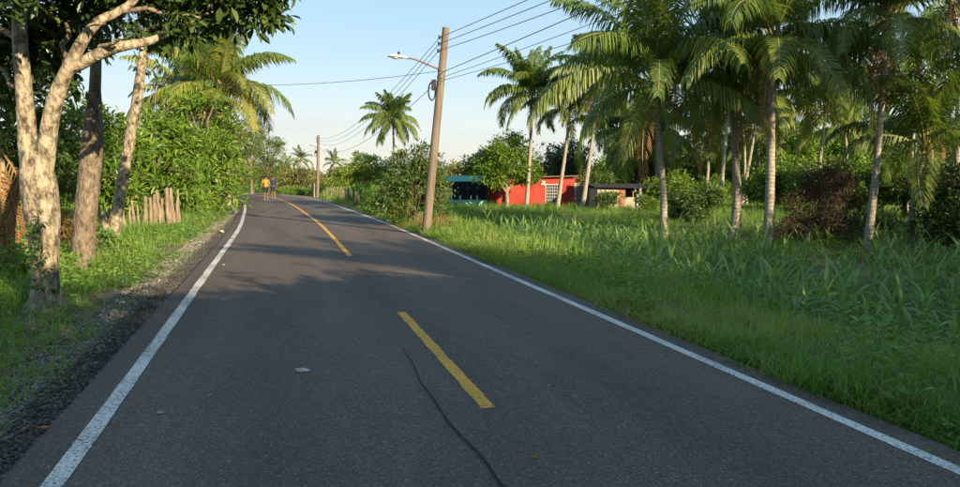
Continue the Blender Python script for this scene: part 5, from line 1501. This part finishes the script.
# dead palm fronds hanging at the left edge
b = foot(4, 13.5)
dead = thing('dead_palm_skirt', 'dry brown hanging fronds beside the big forked tree', 'dead palm', b)
top = np.array(tuple(at(1, 160, 13.5))) - np.array(tuple(b))
obj('trunk', tube_block([(0, 0, -0.1), top * 0.5, top], [0.09, 0.07, 0.06], 10, wob=0.1), M['palm_bark'], dead, True)
for k in range(16):
    a = k * 2.4
    link('dry_frond', FR['dry', k % 2], dead, tuple(top + np.array([0, 0, -0.08 * k + 0.2])), (0, 0.38 + 0.08 * (k % 4), a), (0.66,) * 3)

# ------------------------------------------------------------------ the trees behind the camera that shade road and field
SH = tree('shade_tree', 'big dense tree on the verge shading the near road', (7.5, -9.0, -0.5), 3.0, 0.25,
          [((0, 0, 4.2), (2.4, 2.4, 1.8)), ((-1.8, 0.5, 3.4), (1.8, 1.8, 1.4)), ((1.9, -0.4, 3.4), (1.8, 1.8, 1.4)), ((0.3, 1.7, 3.3), (1.8, 1.8, 1.3)), ((0, -1.6, 3.5), (1.7, 1.7, 1.3)), ((0.2, 0, 2.4), (2.2, 2.2, 1.2)), ((0, 0, 1.5), (1.9, 1.9, 1.0))],
          'leaf_mid', 'bark', 2700, 10, 0.26, 0.85, 0.30, gap=0.05)
SP = tree('shade_tree', 'open-crowned tree shading the far maize', (22.5, -9.0, -0.8), 3.0, 0.2,
          [((0, 0, 4.2), (2.4, 2.4, 1.8)), ((-1.8, 0.5, 3.4), (1.8, 1.8, 1.4)), ((1.9, -0.4, 3.4), (1.8, 1.8, 1.4)), ((0.3, 1.7, 3.3), (1.8, 1.8, 1.3)), ((0, -1.6, 3.5), (1.7, 1.7, 1.3)), ((0.2, 0, 2.2), (2.2, 2.2, 1.2))],
          'leaf_mid', 'bark', 430, 10, 0.24, 0.8, 0.35, gap=0.3, rough=6)
SHADE = [(12.5, -8.0, 1.2), (15.0, -3.0, 1.2), (19.5, -7.0, 1.3), (19.0, 0.5, 1.15), (25.0, -3.0, 1.4), (24.5, 5.0, 1.2), (31.0, 2.0, 1.4), (30.5, 10.0, 1.25), (37.0, 7.0, 1.4), (9.5, -14.0, 1.2), (38.5, 14.0, 1.3), (15.6, 1.4, 1.1), (17.5, 4.6, 1.3), (6.8, -5.0, 0.95), (9.6, -1.2, 0.70), (5.6, -8.8, 1.25), (8.6, -3.4, 1.05), (4.0, -13.0, 1.25)]
WHERE = ['next to the rear lamp pole', 'behind the near end of the maize', 'deep behind the near maize', 'beside the middle of the maize', 'deep beside the middle maize', 'level with the dark thicket', 'deep beyond the dark thicket', 'beyond the tall leaning palm', 'deep beyond the tall leaning palm', 'past the rear lamp pole', 'at the far end of the shading row', 'between the near and middle maize', 'nearest to the dark thicket along the maize', 'close beside the road, lowest of the row', 'close beside the nearest grass verge', 'close beside the road past the lowest one', 'squeezed between two low ones of the row', 'overhanging the road behind all the others']
for k, (x_, y_, s_) in enumerate(SHADE):
    c = copy_tree(SH if x_ < 13 else SP)
    c.location = (x_, y_, float(terrain(x_, y_)))
    c.rotation_euler.z = k * 1.1
    c.scale = (s_, s_, s_)
    c['label'] = 'shading tree ' + WHERE[k]
    c['group'] = 'row of shading trees'
for k, (x_, y_, h_, lb) in enumerate([(16.5, -15.5, 9.5, 'tall palm among the shading trees by the rear lamp pole'), (21.5, 11.5, 8.6, 'tall palm beyond the dark thicket, first of the outer grove'), (25.0, 17.5, 9.0, 'tall palm of the outer grove behind the tall leaning palm')]):
    b = Vector((x_, y_, float(terrain(x_, y_))))
    palm(lb, b, [b - Vector((0, 0, 0.1)), b + Vector((0.2, 0.1, h_ * 0.5)), b + Vector((0.4, 0.2, h_))], 0.16, 0.11, 32, 1.25, seed=200 + k, group='palms of the outer grove')
